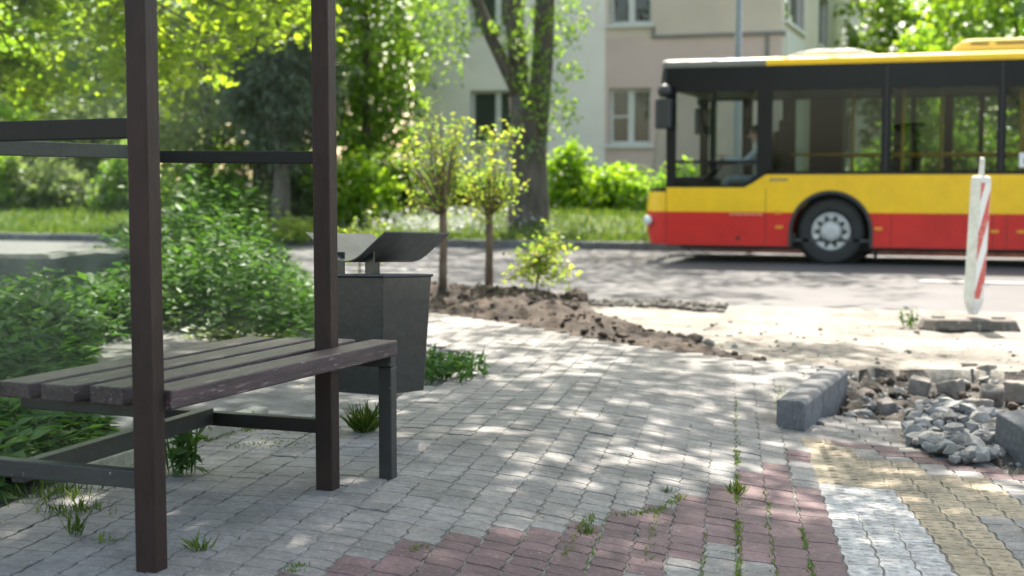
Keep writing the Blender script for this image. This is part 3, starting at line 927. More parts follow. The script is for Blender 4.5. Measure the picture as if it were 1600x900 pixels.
# ------------------------------------------------------------------ BUS
M['yellow'] = plain('bus_yellow', (0.90, 0.54, 0.010), (0.86, 0.50, 0.010), 1.3, 0.33, stain=0.07, coat=0.15, spec=0.35)
M['red'] = plain('bus_red', (0.62, 0.022, 0.018), (0.54, 0.018, 0.016), 1.5, 0.35, stain=0.08, coat=0.12, spec=0.3)
M['black'] = plain('bus_black', (0.007, 0.008, 0.011), (0.01, 0.011, 0.014), 2, 0.22, spec=0.18)
M['silver'] = plain('bus_grey', (0.17, 0.155, 0.13), (0.14, 0.13, 0.11), 4, 0.4)
M['trim'] = plain('bus_trim', (0.025, 0.027, 0.03), (0.03, 0.03, 0.032), 4, 0.5)
M['busglass'] = glassm('tinted_bus_glass', (0.66, 0.70, 0.68), 0, 0.5, 1.5)
M['windscreen'] = glassm('windscreen_glass', (0.86, 0.9, 0.88), 0, 0.4, 1.5)
M['interior'] = plain('bus_interior', (0.07, 0.07, 0.073), (0.05, 0.05, 0.053), 3, 0.7)
M['seat'] = plain('seat_fabric', (0.02, 0.022, 0.032), (0.035, 0.03, 0.04), 12, 0.9)
M['pole'] = plain('yellow_pole', (0.7, 0.40, 0.01), (0.6, 0.35, 0.01), 4, 0.35)
M['amber'] = plain('amber_lens', (0.8, 0.30, 0.02), (0.7, 0.25, 0.02), 9, 0.25)
M['rim'] = plain('steel_rim', (0.52, 0.53, 0.55), (0.40, 0.41, 0.43), 9, 0.4, metal=0.35)
M['lens'] = plain('clear_lens', (0.75, 0.78, 0.8), (0.6, 0.63, 0.65), 9, 0.1, coat=1)
M['cream'] = plain('cream_lettering', (0.75, 0.5, 0.3), (0.65, 0.4, 0.25), 9, 0.5)
M['paper'] = plain('paper', (0.75, 0.75, 0.75), (0.7, 0.7, 0.7), 9, 0.7)
BL, BW = 11.95, 2.55
bus = thing('city_bus', 'yellow and red city bus with a black window band stopped on the road', 'bus', (-5.06, 20.92, -0.22))
def bobj(name, mb, m, parent=None, **k):
    o = obj(name, mb, M[m] if isinstance(m, str) else [M[x] for x in m], parent or bus, local=parent is None, **k)
    if parent is not None: o.matrix_parent_inverse = Matrix.Identity(4)
    return o
AX = (2.755, 8.655); ZW, RA = 0.478, 0.56
def arch(cx, z_from, up=True):
    a0 = math.asin(max(-1, min(1, (z_from - ZW) / RA)))
    return [(cx - RA * math.cos(a0 + (math.pi - 2 * a0) * k / 16), ZW + RA * math.sin(a0 + (math.pi - 2 * a0) * k / 16)) for k in range(17)]
ZR, ZY, ZD, ZG, ZT = 0.755, 1.305, 1.115, 2.885, 3.0
dx = math.sqrt(RA ** 2 - (ZR - ZW) ** 2)
a_up = arch(AX[0], ZR); b_up = arch(AX[1], ZR)
def low_arc(cx, left):
    a1 = math.asin((ZR - ZW) / RA)
    pts = [(cx - RA * math.cos(a1 * k / 5), ZW + RA * math.sin(a1 * k / 5)) for k in range(6)]
    return pts if left else [(2 * cx - x, z) for x, z in pts]
for side, y in (('near', 0.0), ('far', BW)):
    f = lambda a, b, h, y=y: (a, y + h, b)
    mb = MB()
    th = 0.03 if side == 'near' else -0.03
    mb.prism([(0.33, 0.26)] + [(AX[0] - RA, 0.26)] + low_arc(AX[0], True) + [(0.33, ZR)], f, 0, th, 0)
    mb.prism([(AX[0] + RA, 0.26), (AX[1] - RA, 0.26)] + low_arc(AX[1], True) + low_arc(AX[0], False)[::-1], f, 0, th, 0)
    mb.prism([(AX[1] + RA, 0.26), (BL, 0.26), (BL, ZR)] + low_arc(AX[1], False)[::-1], f, 0, th, 0)
    bobj('lower_panel', mb, 'red')
    mb = MB()
    mb.prism([(0.33, ZR)] + a_up + b_up + [(BL, ZR), (BL, ZY), (1.82, ZY), (1.62, 1.175), (1.50, ZD), (0.33, ZD)], f, 0.001, th, 0)
    bobj('waist_panel', mb, 'yellow')
    # window band: frame of pillars and strips
    mb = MB()
    y0, y1 = (0.0, 0.05) if side == 'near' else (BW - 0.05, BW)
    z2 = 2.52
    mb.box(0.33, BL, y0, y1, z2, ZG)
    pil = [(0.33, 0.47), (1.68, 1.90), (3.44, 3.58), (5.0, 5.12), (6.55, 6.68), (8.1, 8.24), (9.7, 9.84), (11.3, BL)]
    for (xa, xb) in pil: mb.box(xa, xb, y0, y1, ZY + 0.045 if xa > 1.8 else ZY + 0.001 if xa > 1 else ZD, z2)
    mb.box(1.82, BL, y0, y1, ZY, ZY + 0.045)
    mb.box(0.47, 1.50, y0, y1, ZD, ZD + 0.03)
    mb.prism([(1.50, ZD), (1.62, 1.175), (1.82, ZY), (1.679, ZY), (1.5, ZD + 0.045)], lambda a, b, h: (a, h, b), y0, y1)
    mb.box(0.47, 1.68, y0, y1, 1.475, 1.515)
    mb.box(1.03, 1.06, y0, y1, 1.515, z2)
    if side == 'far':
        for (xa, xb) in ((0.5, 0.6), (1.05, 1.2), (3.7, 3.78), (4.2, 4.34), (4.72, 4.80)): mb.box(xa, xb, y0, y1, 0.4, z2)
    bobj('window_frame', mb, 'black')
    yy = y0 + 0.012 if side == 'near' else y1 - 0.018
    for (xa, xb, za) in [(0.47, 1.03, 1.515), (1.06, 1.68, 1.515), (1.90, 3.44, ZY + 0.045), (3.58, 5.0, ZY + 0.045), (5.12, 6.55, ZY + 0.045), (6.68, 8.1, ZY + 0.045), (8.24, 9.7, ZY + 0.045), (9.84, 11.3, ZY + 0.045)]:
        bobj('window_pane', MB().box(xa, xb, yy, yy + 0.006, za, z2), 'windscreen' if xa < 1.5 else 'busglass')
    bobj('window_pane', MB().prism([(0.47, ZD + 0.03), (1.5, ZD + 0.03), (1.68, 1.30), (1.68, 1.475), (0.47, 1.475)], lambda a, b, h, yy=yy: (a, yy + h, b), 0, 0.006), 'busglass')
    # arch trim and wheels
    for cx in AX:
        mb = MB()
        ya = -0.012 if side == 'near' else BW + 0.012
        ring = arch(cx, 0.27)
        o_, i_ = [], []
        for k in range(25):
            t = math.pi * k / 24
            o_.append((cx - 0.60 * math.cos(t), ZW + 0.60 * math.sin(t))); i_.append((cx - 0.55 * math.cos(t), ZW + 0.55 * math.sin(t)))
        o_ = [(cx - 0.60, 0.27)] + o_ + [(cx + 0.60, 0.27)]; i_ = [(cx - 0.55, 0.27)] + i_ + [(cx + 0.55, 0.27)]
        for k in range(len(o_) - 1):
            q = [o_[k], o_[k + 1], i_[k + 1], i_[k]]
            mb.prism(q, lambda a, b, h: (a, h, b), ya, ya + (0.08 if side == 'near' else -0.08))
        bobj('arch_trim', mb, 'trim')
        mb = MB()
        yb = 0.08 if side == 'near' else BW - 0.08
        mb.prism([(cx + 0.57 * math.cos(t), ZW + 0.57 * math.sin(t)) for t in np.linspace(0, 2 * math.pi, 25)[:-1]], lambda a, b, h: (a, h, b), yb + (0.45 if side == 'near' else -0.47), yb + (0.47 if side == 'near' else -0.45))
        bobj('wheel_well', mb, 'dark')
        s = 1 if side == 'near' else -1
        wy = 0.06 if side == 'near' else BW - 0.06
        wh = bpy.data.objects.new('wheel', None); COL.objects.link(wh); wh.parent = bus; wh.location = (cx, wy, ZW)
        mb = MB(); mb.lathe([(0.30, 0.02), (0.33, 0.0), (0.43, 0.0), (0.465, 0.025), (0.478, 0.06), (0.478, 0.22), (0.45, 0.27), (0.3, 0.27)], (0, 0, 0), (0, s, 0), 48)
        bobj('tyre', mb, 'tyre', wh, smooth=False)
        mb = MB(); mb.lathe([(0.30, 0.05), (0.27, 0.012), (0.255, 0.004), (0.245, 0.014), (0.16, 0.022), (0.14, 0.016), (0.125, -0.02), (0.07, -0.03)], (0, 0, 0), (0, s, 0), 40)
        for k in range(10):
            a = 2 * math.pi * (k + 0.5) / 10
            mb.lathe([(0.018, 0.0), (0.014, -0.02)], (0.148 * math.cos(a), 0.02 * s, 0.148 * math.sin(a)), (0, s, 0), 8)
        for k in range(10):
            a = 2 * math.pi * k / 10
            mb.lathe([(0.030, 0.0), (0.030, 0.01)], (0.205 * math.cos(a), 0.010 * s, 0.205 * math.sin(a)), (0, s, 0), 10, 1)
        bobj('rim', mb, ['rim', 'dark'], wh)
# roof shell
mb = MB()
sec = [(0.0, ZG), (0.004, 2.93), (0.03, 2.975), (0.12, 3.01), (0.4, 3.03)]
sec = sec + [(BW - y, z) for y, z in sec[::-1]]
for (xa, xb, mi) in ((0.26, 1.80, 1), (1.80, BL, 0)):
    mb.grid([[(x, y, z) for y, z in sec] for x in (xa, xb)], mi)
mb.add([(0.3, y, z - 0.03) for y, z in sec] , [tuple(range(len(sec)))], 1)
mb.add([(BL, y, z) for y, z in sec], [tuple(range(len(sec)))], 0)
bobj('roof', mb, ['yellow', 'silver'], smooth=False)
# front
fz = [0.27, 0.35, 0.5, 0.62, 0.755, 0.9, 1.05, 1.10, 1.3, 1.6, 2.0, 2.4, 2.62, 2.85, 2.95, 3.0]
def fx(z): return float(np.interp(z, [0.27, 0.4, 0.75, 0.9, 1.1, 2.0, 2.7, 2.9, 3.0], [0.0, -0.045, -0.06, -0.045, -0.01, 0.08, 0.165, 0.20, 0.27]))
rows = []
for z in fz:
    r = []
    for k in range(9):
        t = math.pi / 2 * k / 8
        r.append((0.33 - (0.33 - fx(z)) * math.sin(t), 0.48 * (1 - math.cos(t)), z))
    rows.append(r + [(x, BW - y, z) for x, y, z in r[::-1]])
def frow(z0, z1, name, mt):
    rr = [r for r, z in zip(rows, fz) if z0 - 1e-6 <= z <= z1 + 1e-6]
    bobj(name, MB().grid(rr), mt, smooth=True, normals=False)
frow(0.27, 0.755, 'bumper', 'red'); frow(0.755, 1.05, 'front_panel', 'yellow'); frow(1.05, 1.10, 'wiper_panel', 'black'); frow(1.10, 2.62, 'windscreen', 'windscreen'); frow(2.62, 2.95, 'display_panel', 'black'); frow(2.95, 3.0, 'front_cap', 'silver')
mb = MB()
for z0, z1 in zip(fz[7:12], fz[8:13]):
    for k in (0, 1):
        pass
for y, s in ((0.10, 1), (BW - 0.10, -1)):
    mb = MB(); mb.lathe([(0.001, -0.07), (0.05, -0.055), (0.085, 0.0), (0.06, 0.05)], (0.035, y, 0.62), (-1, -0.7 * s, 0), 16)
    bobj('headlight', mb, 'lens', smooth=True)
    # mirror on an arm
    mb = MB()
    yo = -0.17 if s > 0 else BW + 0.17
    mb.prism([(0.20, -0.075), (0.27, -0.1), (0.44, -0.09), (0.47, 0.0), (0.44, 0.08), (0.24, 0.08)], lambda a, b, h, yo=yo: (a, yo + b, h), 1.98, 2.42)
    mirror = bobj('mirror', mb, 'trim', bevel=0.03, seg=3)
    mb = MB(); mb.lathe([(0.02, 0.0), (0.085, 0.02), (0.11, 0.08), (0.1, 0.14), (0.06, 0.185), (0.01, 0.2)], (0.34, yo, 2.44), (0, 0, 1), 16)
    bobj('mirror_head', mb, 'trim', smooth=True)
    mb = MB(); mb.tube([(0.34, yo, 2.45), (0.33, yo + 0.08 * s, 2.62), (0.30, yo + 0.2 * s, 2.68)], 0.03, 8)
    bobj('mirror_arm', mb, 'trim', smooth=True)
# rear, floor, ceiling, bulkheads
bobj('rear_panel', MB().box(BL, BL + 0.06, 0.0, BW, 0.3, ZG), 'yellow')
bobj('floor', MB().box(0.36, BL - 0.02, 0.06, BW - 0.06, 0.33, 0.37), 'interior')
bobj('driver_platform', MB().box(0.36, 1.75, 0.07, 1.3, 0.38, 0.75), 'interior')
bobj('ceiling', MB().box(0.36, BL - 0.02, 0.06, BW - 0.06, 2.56, 2.60), 'interior')
bobj('underframe', MB().box(0.5, BL - 0.3, 0.25, BW - 0.25, 0.2, 0.32), 'dark')
bobj('dashboard', MB().box(0.30, 0.75, 0.1, 2.3, 0.8, 1.28), 'trim', bevel=0.05)
mb = MB()
P = [(0.98 + 0.21 * math.cos(a) * 0.55, 0.62 + 0.21 * math.sin(a), 1.40 + 0.21 * math.cos(a) * 0.75) for a in np.linspace(0, 2 * math.pi, 19)]
mb.tube(P, 0.018, 6, cap=False); mb.tube([(0.7, 0.62, 1.15), (0.98, 0.62, 1.40)], 0.04, 8)
bobj('steering_wheel', mb, 'dark', smooth=True)
mb = MB(); mb.box(1.40, 1.85, 0.36, 0.86, 1.05, 1.17); mb.hexa([(1.78, 0.36, 1.1), (1.88, 0.36, 1.1), (1.88, 0.86, 1.1), (1.78, 0.86, 1.1), (1.86, 0.38, 1.95), (1.94, 0.38, 1.95), (1.94, 0.84, 1.95), (1.86, 0.84, 1.95)])
bobj('driver_seat', mb, 'seat', bevel=0.03)
bobj('cab_partition', MB().box(1.98, 2.0, 0.1, 1.25, 0.75, 2.1), 'seat')
for x in (3.15, 3.9, 5.5, 6.3, 7.2, 9.5, 10.3):
    for y in (0.55, 2.0) if x not in (3.9,) else (0.55,):
        mb = MB(); mb.box(x, x + 0.42, y - 0.21, y + 0.21, 0.8, 0.88); mb.box(x + 0.38, x + 0.46, y - 0.21, y + 0.21, 0.84, 1.52)
        bobj('passenger_seat', mb, 'seat', bevel=0.03)
for x, y in ((2.95, 1.0), (3.72, 0.35), (4.2, 1.55), (5.32, 0.3), (5.36, 1.9), (6.6, 1.0), (8.2, 1.0)):
    bobj('grab_pole', MB().tube([(x, y, 0.37), (x, y, 2.56)], 0.024, 8), 'pole', smooth=True)
for y in (0.5, 2.2):
    bobj('handrail', MB().tube([(2.1, y, 1.60), (7.8, y, 1.60)], 0.017, 8), 'pole', smooth=True)
for x in (2.2, 3.2):
    bobj('cabinet', MB().box(x, x + 0.5, 1.9, 2.45, 0.4, 2.5 if x < 3 else 1.2), 'dark')
# roof hatch and air conditioning
mb = MB(); mb.prism([(2.05, 3.03), (2.2, 3.09), (2.45, 3.125), (3.0, 3.125), (3.2, 3.08), (3.35, 3.03)], lambda a, b, h: (a, h, b), 0.35, 2.2)
M['hatch'] = plain('white_hatch', (0.8, 0.8, 0.8), (0.74, 0.74, 0.74), 4, 0.4)
bobj('roof_hatch', mb, 'hatch', bevel=0.03)
mb = MB(); mb.prism([(4.36, 3.03), (4.39, 3.10), (4.52, 3.185), (4.65, 3.2), (7.4, 3.2), (7.6, 3.03)], lambda a, b, h: (a, h, b), 0.28, 2.27)
M['acyellow'] = plain('pale_yellow_cover', (0.83, 0.62, 0.15), (0.8, 0.58, 0.13), 4, 0.4)
ac = bobj('air_conditioner', mb, 'acyellow', bevel=0.03)
for xa, xb in ((4.62, 4.86), (4.96, 5.4), (5.6, 6.2)):
    bobj('air_vent', MB().box(xa, xb, 0.272, 0.30, 3.12, 3.145), 'dark', ac)
# side details
for x, z in ((2.02, 0.54), (2.0, 0.75), (3.43, 0.53), (5.0, 0.51), (5.35, 0.51)):
    bobj('side_lamp', MB().box(x - 0.055, x + 0.055, -0.012, 0.002, z - 0.022, z + 0.022), 'amber', bevel=0.005)
for x in (0.335, 1.82, 3.6, 4.98, 5.16): bobj('panel_seam', MB().box(x - 0.004, x + 0.004, -0.0012, 0.01, 0.27, ZR - 0.003 if x > 2 else 1.1), 'dark')
for x in (3.51, 5.06): bobj('pillar_seam', MB().box(x - 0.008, x + 0.008, -0.003, 0.01, ZY + 0.05, ZG - 0.02), 'trim')
mb = MB()
xx = 1.30
for k in range(13):
    wd = [0.028, 0.02, 0.03, 0.024][k % 4]
    mb.box(xx, xx + wd, -0.0025, 0.0, 0.712 + 0.004 * (k % 3), 0.735)
    xx += wd + 0.011
bobj('lettering', mb, 'cream')
mb = MB()
for k in range(6): mb.box(1.88 + 0.045 * k, 1.88 + 0.045 * k + 0.03, -0.0025, 0.0005, 1.205 + 0.006 * (k % 2), 1.25)
bobj('lettering', mb, 'trim' if False else 'silver')
bobj('skirt_edge', MB().box(3.32, 8.0, -0.004, 0.02, 0.245, 0.262), 'dark')
bobj('skirt_edge', MB().box(0.34, 2.19, -0.004, 0.02, 0.245, 0.262), 'dark')
bobj('fuel_cap', MB().lathe([(0.03, -0.004), (0.03, 0.004)], (1.42, 0, 0.37), (0, 1, 0), 12), 'dark')
bobj('notice', MB().box(5.30, 5.52, -0.0015, 0.004, 1.40, 1.60), 'paper')
mb = MB(); P = [(5.41 + 0.045 * math.cos(a), -0.004, 1.49 + 0.05 * math.sin(a)) for a in np.linspace(0.6, 5.2, 12)]
mb.tube(P, 0.008, 6)
bobj('notice_mark', mb, 'trim')
bobj('mudflap', MB().box(3.36, 3.38, 0.1, 0.5, 0.1, 0.35), 'dark')

# ------------------------------------------------------------------ DRIVER
def skin_person(name, label, origin, joints, edges, radii, clothes):
    me = bpy.data.meshes.new('person')
    names = list(joints)
    me.from_pydata([joints[k] for k in names], [(names.index(a), names.index(b)) for a, b in edges], [])
    o = bpy.data.objects.new('person', me); COL.objects.link(o)
    o.location = origin
    me.materials.append(clothes)
    bm = bmesh.new(); bm.from_mesh(me)
    lay = bm.verts.layers.skin.verify()
    for i, v in enumerate(bm.verts):
        v[lay].radius = (radii[names[i]],) * 2
        v[lay].use_root = names[i] == 'pelvis'
    bm.to_mesh(me); bm.free()
    o.modifiers.new('skin', 'SKIN').use_smooth_shade = True
    s = o.modifiers.new('subdivision', 'SUBSURF'); s.levels = s.render_levels = 2
    return tag(o, label, 'person')


M['shirt'] = plain('blue_grey_shirt', (0.42, 0.47, 0.56), (0.36, 0.41, 0.5), 9, 0.9)
M['skin'] = plain('skin', (0.42, 0.24, 0.17), (0.38, 0.21, 0.15), 20, 0.6)
M['hair'] = plain('dark_hair', (0.02, 0.016, 0.013), (0.03, 0.024, 0.02), 20, 0.6)
J = dict(pelvis=(0.12, 0, 0.10), waist=(0.14, 0, 0.24), chest=(0.13, 0, 0.44), neck=(0.10, 0, 0.60), head=(0.06, 0, 0.70), crown=(0.06, 0, 0.82),
         shl=(0.11, 0.18, 0.52), ell=(-0.10, 0.24, 0.34), wrl=(-0.34, 0.15, 0.40), hal=(-0.42, 0.12, 0.42),
         shr=(0.11, -0.18, 0.52), elr=(-0.10, -0.24, 0.34), wrr=(-0.34, -0.15, 0.40), har=(-0.42, -0.12, 0.42),
         hpl=(0.08, 0.10, 0.08), knl=(-0.36, 0.14, 0.10), fol=(-0.42, 0.14, -0.26), hpr=(0.08, -0.10, 0.08), knr=(-0.36, -0.14, 0.10), fr=(-0.42, -0.14, -0.26))
E_ = [('pelvis', 'waist'), ('waist', 'chest'), ('chest', 'neck'), ('neck', 'head'), ('head', 'crown'), ('chest', 'shl'), ('shl', 'ell'), ('ell', 'wrl'), ('wrl', 'hal'), ('chest', 'shr'), ('shr', 'elr'), ('elr', 'wrr'), ('wrr', 'har'),
      ('pelvis', 'hpl'), ('hpl', 'knl'), ('knl', 'fol'), ('pelvis', 'hpr'), ('hpr', 'knr'), ('knr', 'fr')]
Rd = dict(pelvis=0.13, waist=0.125, chest=0.14, neck=0.055, head=0.085, crown=0.075, shl=0.07, ell=0.048, wrl=0.034, hal=0.036, shr=0.07, elr=0.048, wrr=0.034, har=0.036, hpl=0.09, knl=0.065, fol=0.05, hpr=0.09, knr=0.065, fr=0.05)
drv = skin_person('person', 'bus driver in a blue grey shirt sitting at the steering wheel', (-5.06 + 1.52, 20.92 + 0.62, -0.22 + 1.14), J, E_, Rd, M['shirt'])
def part_on(name, mb, m, par):
    o = obj(name, mb, M[m], par, smooth=True, local=True)
    return o
mb = MB(); mb.lathe([(0.005, -0.125), (0.05, -0.11), (0.078, -0.06), (0.092, 0.0), (0.09, 0.06), (0.06, 0.11), (0.005, 0.125)], (0.05, 0, 0.76), (0, 0, 1), 20)
mb.lathe([(0.012, 0.0), (0.016, 0.02), (0.006, 0.045)], (-0.045, 0, 0.735), (-1, 0, 0.2), 8)
part_on('face', mb, 'skin', drv)
mb = MB(); mb.lathe([(0.10, -0.005), (0.103, 0.03), (0.095, 0.08), (0.06, 0.122), (0.005, 0.135)], (0.062, 0, 0.78), (0.15, 0, 1), 20)
part_on('hair', mb, 'hair', drv)
for s in (-1, 1):
    mb = MB()
    mb.tube([(-0.38, s * 0.13, 0.41), (-0.45, s * 0.115, 0.435)], [0.036, 0.03], 8)
    for k in range(4):
        mb.tube([(-0.44, s * (0.09 + 0.017 * k), 0.44), (-0.49, s * (0.09 + 0.017 * k), 0.46), (-0.51, s * (0.09 + 0.017 * k), 0.43)], [0.009, 0.008, 0.007], 6)
    mb.tube([(-0.40, s * 0.09, 0.42), (-0.45, s * 0.075, 0.44)], [0.01, 0.008], 6)
    part_on('hand', mb, 'skin', drv)

# ------------------------------------------------------------------ BUILDING
M['wall_white'] = plain('grey_white_render', (0.82, 0.76, 0.715), (0.74, 0.685, 0.645), 0.9, 0.9, 0.3, 30)
M['wall_pink'] = plain('pink_render', (0.60, 0.455, 0.42), (0.54, 0.41, 0.38), 0.9, 0.9, 0.3, 30)
M['wall_beige'] = plain('beige_render', (0.62, 0.52, 0.44), (0.54, 0.45, 0.385), 0.7, 0.9, 0.5, 20)
M['wall_cream'] = plain('cream_render', (0.6, 0.54, 0.46), (0.53, 0.48, 0.41), 0.8, 0.9, 0.3, 30)
M['frame'] = plain('white_window_frame', (0.62, 0.61, 0.59), (0.55, 0.54, 0.52), 4, 0.5)
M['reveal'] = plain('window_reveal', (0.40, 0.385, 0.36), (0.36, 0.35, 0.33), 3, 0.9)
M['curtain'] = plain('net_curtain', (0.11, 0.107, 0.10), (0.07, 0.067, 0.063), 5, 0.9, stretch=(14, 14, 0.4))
M['light_curtain'] = plain('light_curtain', (0.3, 0.295, 0.28), (0.2, 0.195, 0.185), 5, 0.9, stretch=(14, 14, 0.4))
M['room'] = plain('dark_room', (0.03, 0.03, 0.03), (0.04, 0.04, 0.04), 3, 0.9)  # dark sheet behind curtainless panes, painting the shade of an unlit room
M['pane'] = glassm('house_glass', (0.7, 0.73, 0.72), 0, 1.3, 1.5)
M['tile'] = plain('roof_tile', (0.16, 0.07, 0.05), (0.11, 0.05, 0.04), 5, 0.9)
M['moulding'] = plain('grey_moulding', (0.22, 0.21, 0.2), (0.19, 0.18, 0.17), 5, 0.8)
bl = thing('apartment_building', 'pale grey and pink apartment block beyond the road with white windows', 'building', (-9.7, 40, 0.25))
VF, UA, UM, UC, VB = 34.3, -14.44, -9.31, -4.98, 63.0
def wallgrid(fn, a0, a1, z0, z1, holes, inward, mt):
    """fn(a, z, depth) -> point; rectangular holes with reveals"""
    As = sorted({a0, a1} | {h[0] for h in holes} | {h[1] for h in holes}); Zs = sorted({z0, z1} | {h[2] for h in holes} | {h[3] for h in holes})
    mb = MB()
    for i in range(len(As) - 1):
        for j in range(len(Zs) - 1):
            am, zm = (As[i] + As[i + 1]) / 2, (Zs[j] + Zs[j + 1]) / 2
            if any(h[0] < am < h[1] and h[2] < zm < h[3] for h in holes): continue
            mb.add([fn(As[i], Zs[j], 0), fn(As[i + 1], Zs[j], 0), fn(As[i + 1], Zs[j + 1], 0), fn(As[i], Zs[j + 1], 0)], [(0, 1, 2, 3)])
    for h in holes:
        c = [(h[0], h[2]), (h[1], h[2]), (h[1], h[3]), (h[0], h[3])]
        for k in range(4):
            (a, z), (b, y) = c[k], c[(k + 1) % 4]
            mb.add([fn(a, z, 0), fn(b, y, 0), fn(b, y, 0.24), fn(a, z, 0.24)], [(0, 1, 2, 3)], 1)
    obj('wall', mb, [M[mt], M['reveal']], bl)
def house_window(fn, a0, a1, z0, z1, curtain_or_room=True, transom=False):
    def bx(mb, p, q, r, s, d0, d1):
        mb.hexa([fn(p, r, d0), fn(q, r, d0), fn(q, r, d1), fn(p, r, d1), fn(p, s, d0), fn(q, s, d0), fn(q, s, d1), fn(p, s, d1)])
    mb = MB(); t = 0.07; am = (a0 + a1) / 2
    bx(mb, a0, a1, z0, z0 + t, 0.14, 0.20); bx(mb, a0, a1, z1 - t, z1, 0.14, 0.20)
    for p, q in ((a0, a0 + t), (a1 - t, a1), (am - 0.075, am + 0.075)): bx(mb, p, q, z0 + t, z1 - t, 0.14, 0.20)
    if transom: bx(mb, a0 + t, am - 0.075, z0 + (z1 - z0) * 0.48, z0 + (z1 - z0) * 0.48 + 0.05, 0.14, 0.20)
    wd = obj('window', mb, M['frame'], bl)
    mb = MB(); bx(mb, a0 + t, a1 - t, z0 + t, z1 - t, 0.165, 0.175); obj('pane', mb, M['pane'], wd)
    mb = MB(); bx(mb, a0 + 0.01, a1 - 0.01, z0 + 0.01, z1 - 0.01, 0.205, 0.22); obj('curtain', mb, M[{0: 'room', 1: 'curtain', 2: 'light_curtain'}[int(curtain_or_room)]], wd)
    mb = MB(); bx(mb, a0 - 0.08, a1 + 0.08, z0 - 0.10, z0 - 0.003, -0.07, 0.14); obj('sill', mb, M['frame'], wd)
ff = lambda a, z, d: (a, VF + d, z)
fs_ = lambda a, z, d: (UC - d, a, z)
H1 = [(-12.87, -11.45, 1.93, 3.27), (-12.87, -11.45, 4.82, 6.2)]
H2 = [(-9.2, -8.15, 1.88, 3.25), (-9.2, -8.15, 4.82, 6.2)]
wallgrid(ff, UA, UM, 0, 7.4, H1, 1, 'wall_white')
wallgrid(ff, UM, UC, 0, 4.48, H2[:1], 1, 'wall_pink')
wallgrid(ff, UM, UC, 4.48, 7.4, H2[1:], 1, 'wall_beige')
for h in H1: house_window(ff, *h, curtain_or_room=2)
for i, h in enumerate(H2): house_window(ff, *h, transom=i == 0, curtain_or_room=i == 0)
def vside(px):
    r = ray(px, 60); return (UC / r.x) * r.y
SH = []
for (x0, x1) in ((1226, 1256), (1278, 1294), (1318, 1338), (1358, 1376)):
    for z in (1.9, 4.85): SH.append((vside(x0), vside(x1), z, z + 1.45))
wallgrid(fs_, VF, VB, 0, 7.4, SH, 1, 'wall_cream')
for h in SH: house_window(fs_, *h, curtain_or_room=False)
mb = MB(); mb.add([(UA, VF, 0), (UA, VB, 0), (UA, VB, 7.4), (UA, VF, 7.4), (UC, VB, 0), (UC, VB, 7.4)], [(0, 1, 2, 3), (1, 4, 5, 2)])
obj('wall', mb, M['wall_white'], bl)
mb = MB(); mb.prism([(UA - 0.4, 7.42), (UC + 0.4, 7.42), (UC + 0.4, 7.55), ((UA + UC) / 2, 8.1), (UA - 0.4, 7.55)], lambda a, b, h: (a, h, b), VF - 0.4, VB + 0.3)
obj('roof', mb, M['tile'], bl)
mb = MB()
mb.box(-8.05, UC + 0.05, VF - 0.05, VF - 0.003, 4.44, 4.52); mb.box(-8.13, -8.05, VF - 0.05, VF - 0.003, 4.44, 4.72)
mb.box(-5.36, -5.28, VF - 0.045, VF - 0.003, 0.2, 4.43)
mb.box(UC + 0.003, UC + 0.05, VF, vside(1226) - 0.1, 4.44, 4.52)
obj('moulding', mb, M['moulding'], bl)
mb = MB(); mb.box(UC + 0.003, UC + 0.03, vside(1227), vside(1255), 0.3, 4.6)
obj('panel', mb, M['frame'], bl)
mb = MB(); mb.tube([(UC + 0.06, VB - 0.5, 0), (UC + 0.06, VB - 0.5, 7.3)], 0.06, 8)
obj('drainpipe', mb, M['moulding'], bl)

# ------------------------------------------------------------------ STREET LAMP
lp = spot(1152, 366, -0.05); lp = dep(1152, 200, 26.6)
lt = thing('street_lamp', 'grey street lamp pole rising behind the bus roof', 'street lamp', (lp.x, lp.y, 0.0))
M['galv'] = plain('galvanised_steel', (0.24, 0.25, 0.26), (0.2, 0.21, 0.22), 5, 0.5, metal=0.4)
mb = MB(); mb.tube([(lp.x, lp.y, -0.1), (lp.x, lp.y, 1.2), (lp.x, lp.y, 1.25), (lp.x, lp.y, 7.6)], [0.09, 0.09, 0.072, 0.055], 14)
obj('pole', mb, M['galv'], lt, smooth=True)
mb = MB(); mb.tube([(lp.x, lp.y, 7.55), (lp.x, lp.y - 0.5, 8.0), (lp.x, lp.y - 1.4, 8.2)], 0.035, 8)
obj('arm', mb, M['galv'], lt, smooth=True)
mb = MB(); mb.hexa([(lp.x - 0.12, lp.y - 2.0, 8.15), (lp.x + 0.12, lp.y - 2.0, 8.15), (lp.x + 0.12, lp.y - 1.3, 8.15), (lp.x - 0.12, lp.y - 1.3, 8.15), (lp.x - 0.06, lp.y - 1.9, 8.28), (lp.x + 0.06, lp.y - 1.9, 8.28), (lp.x + 0.06, lp.y - 1.3, 8.28), (lp.x - 0.06, lp.y - 1.3, 8.28)])
obj('lamp_head', mb, M['galv'], lt, bevel=0.02)

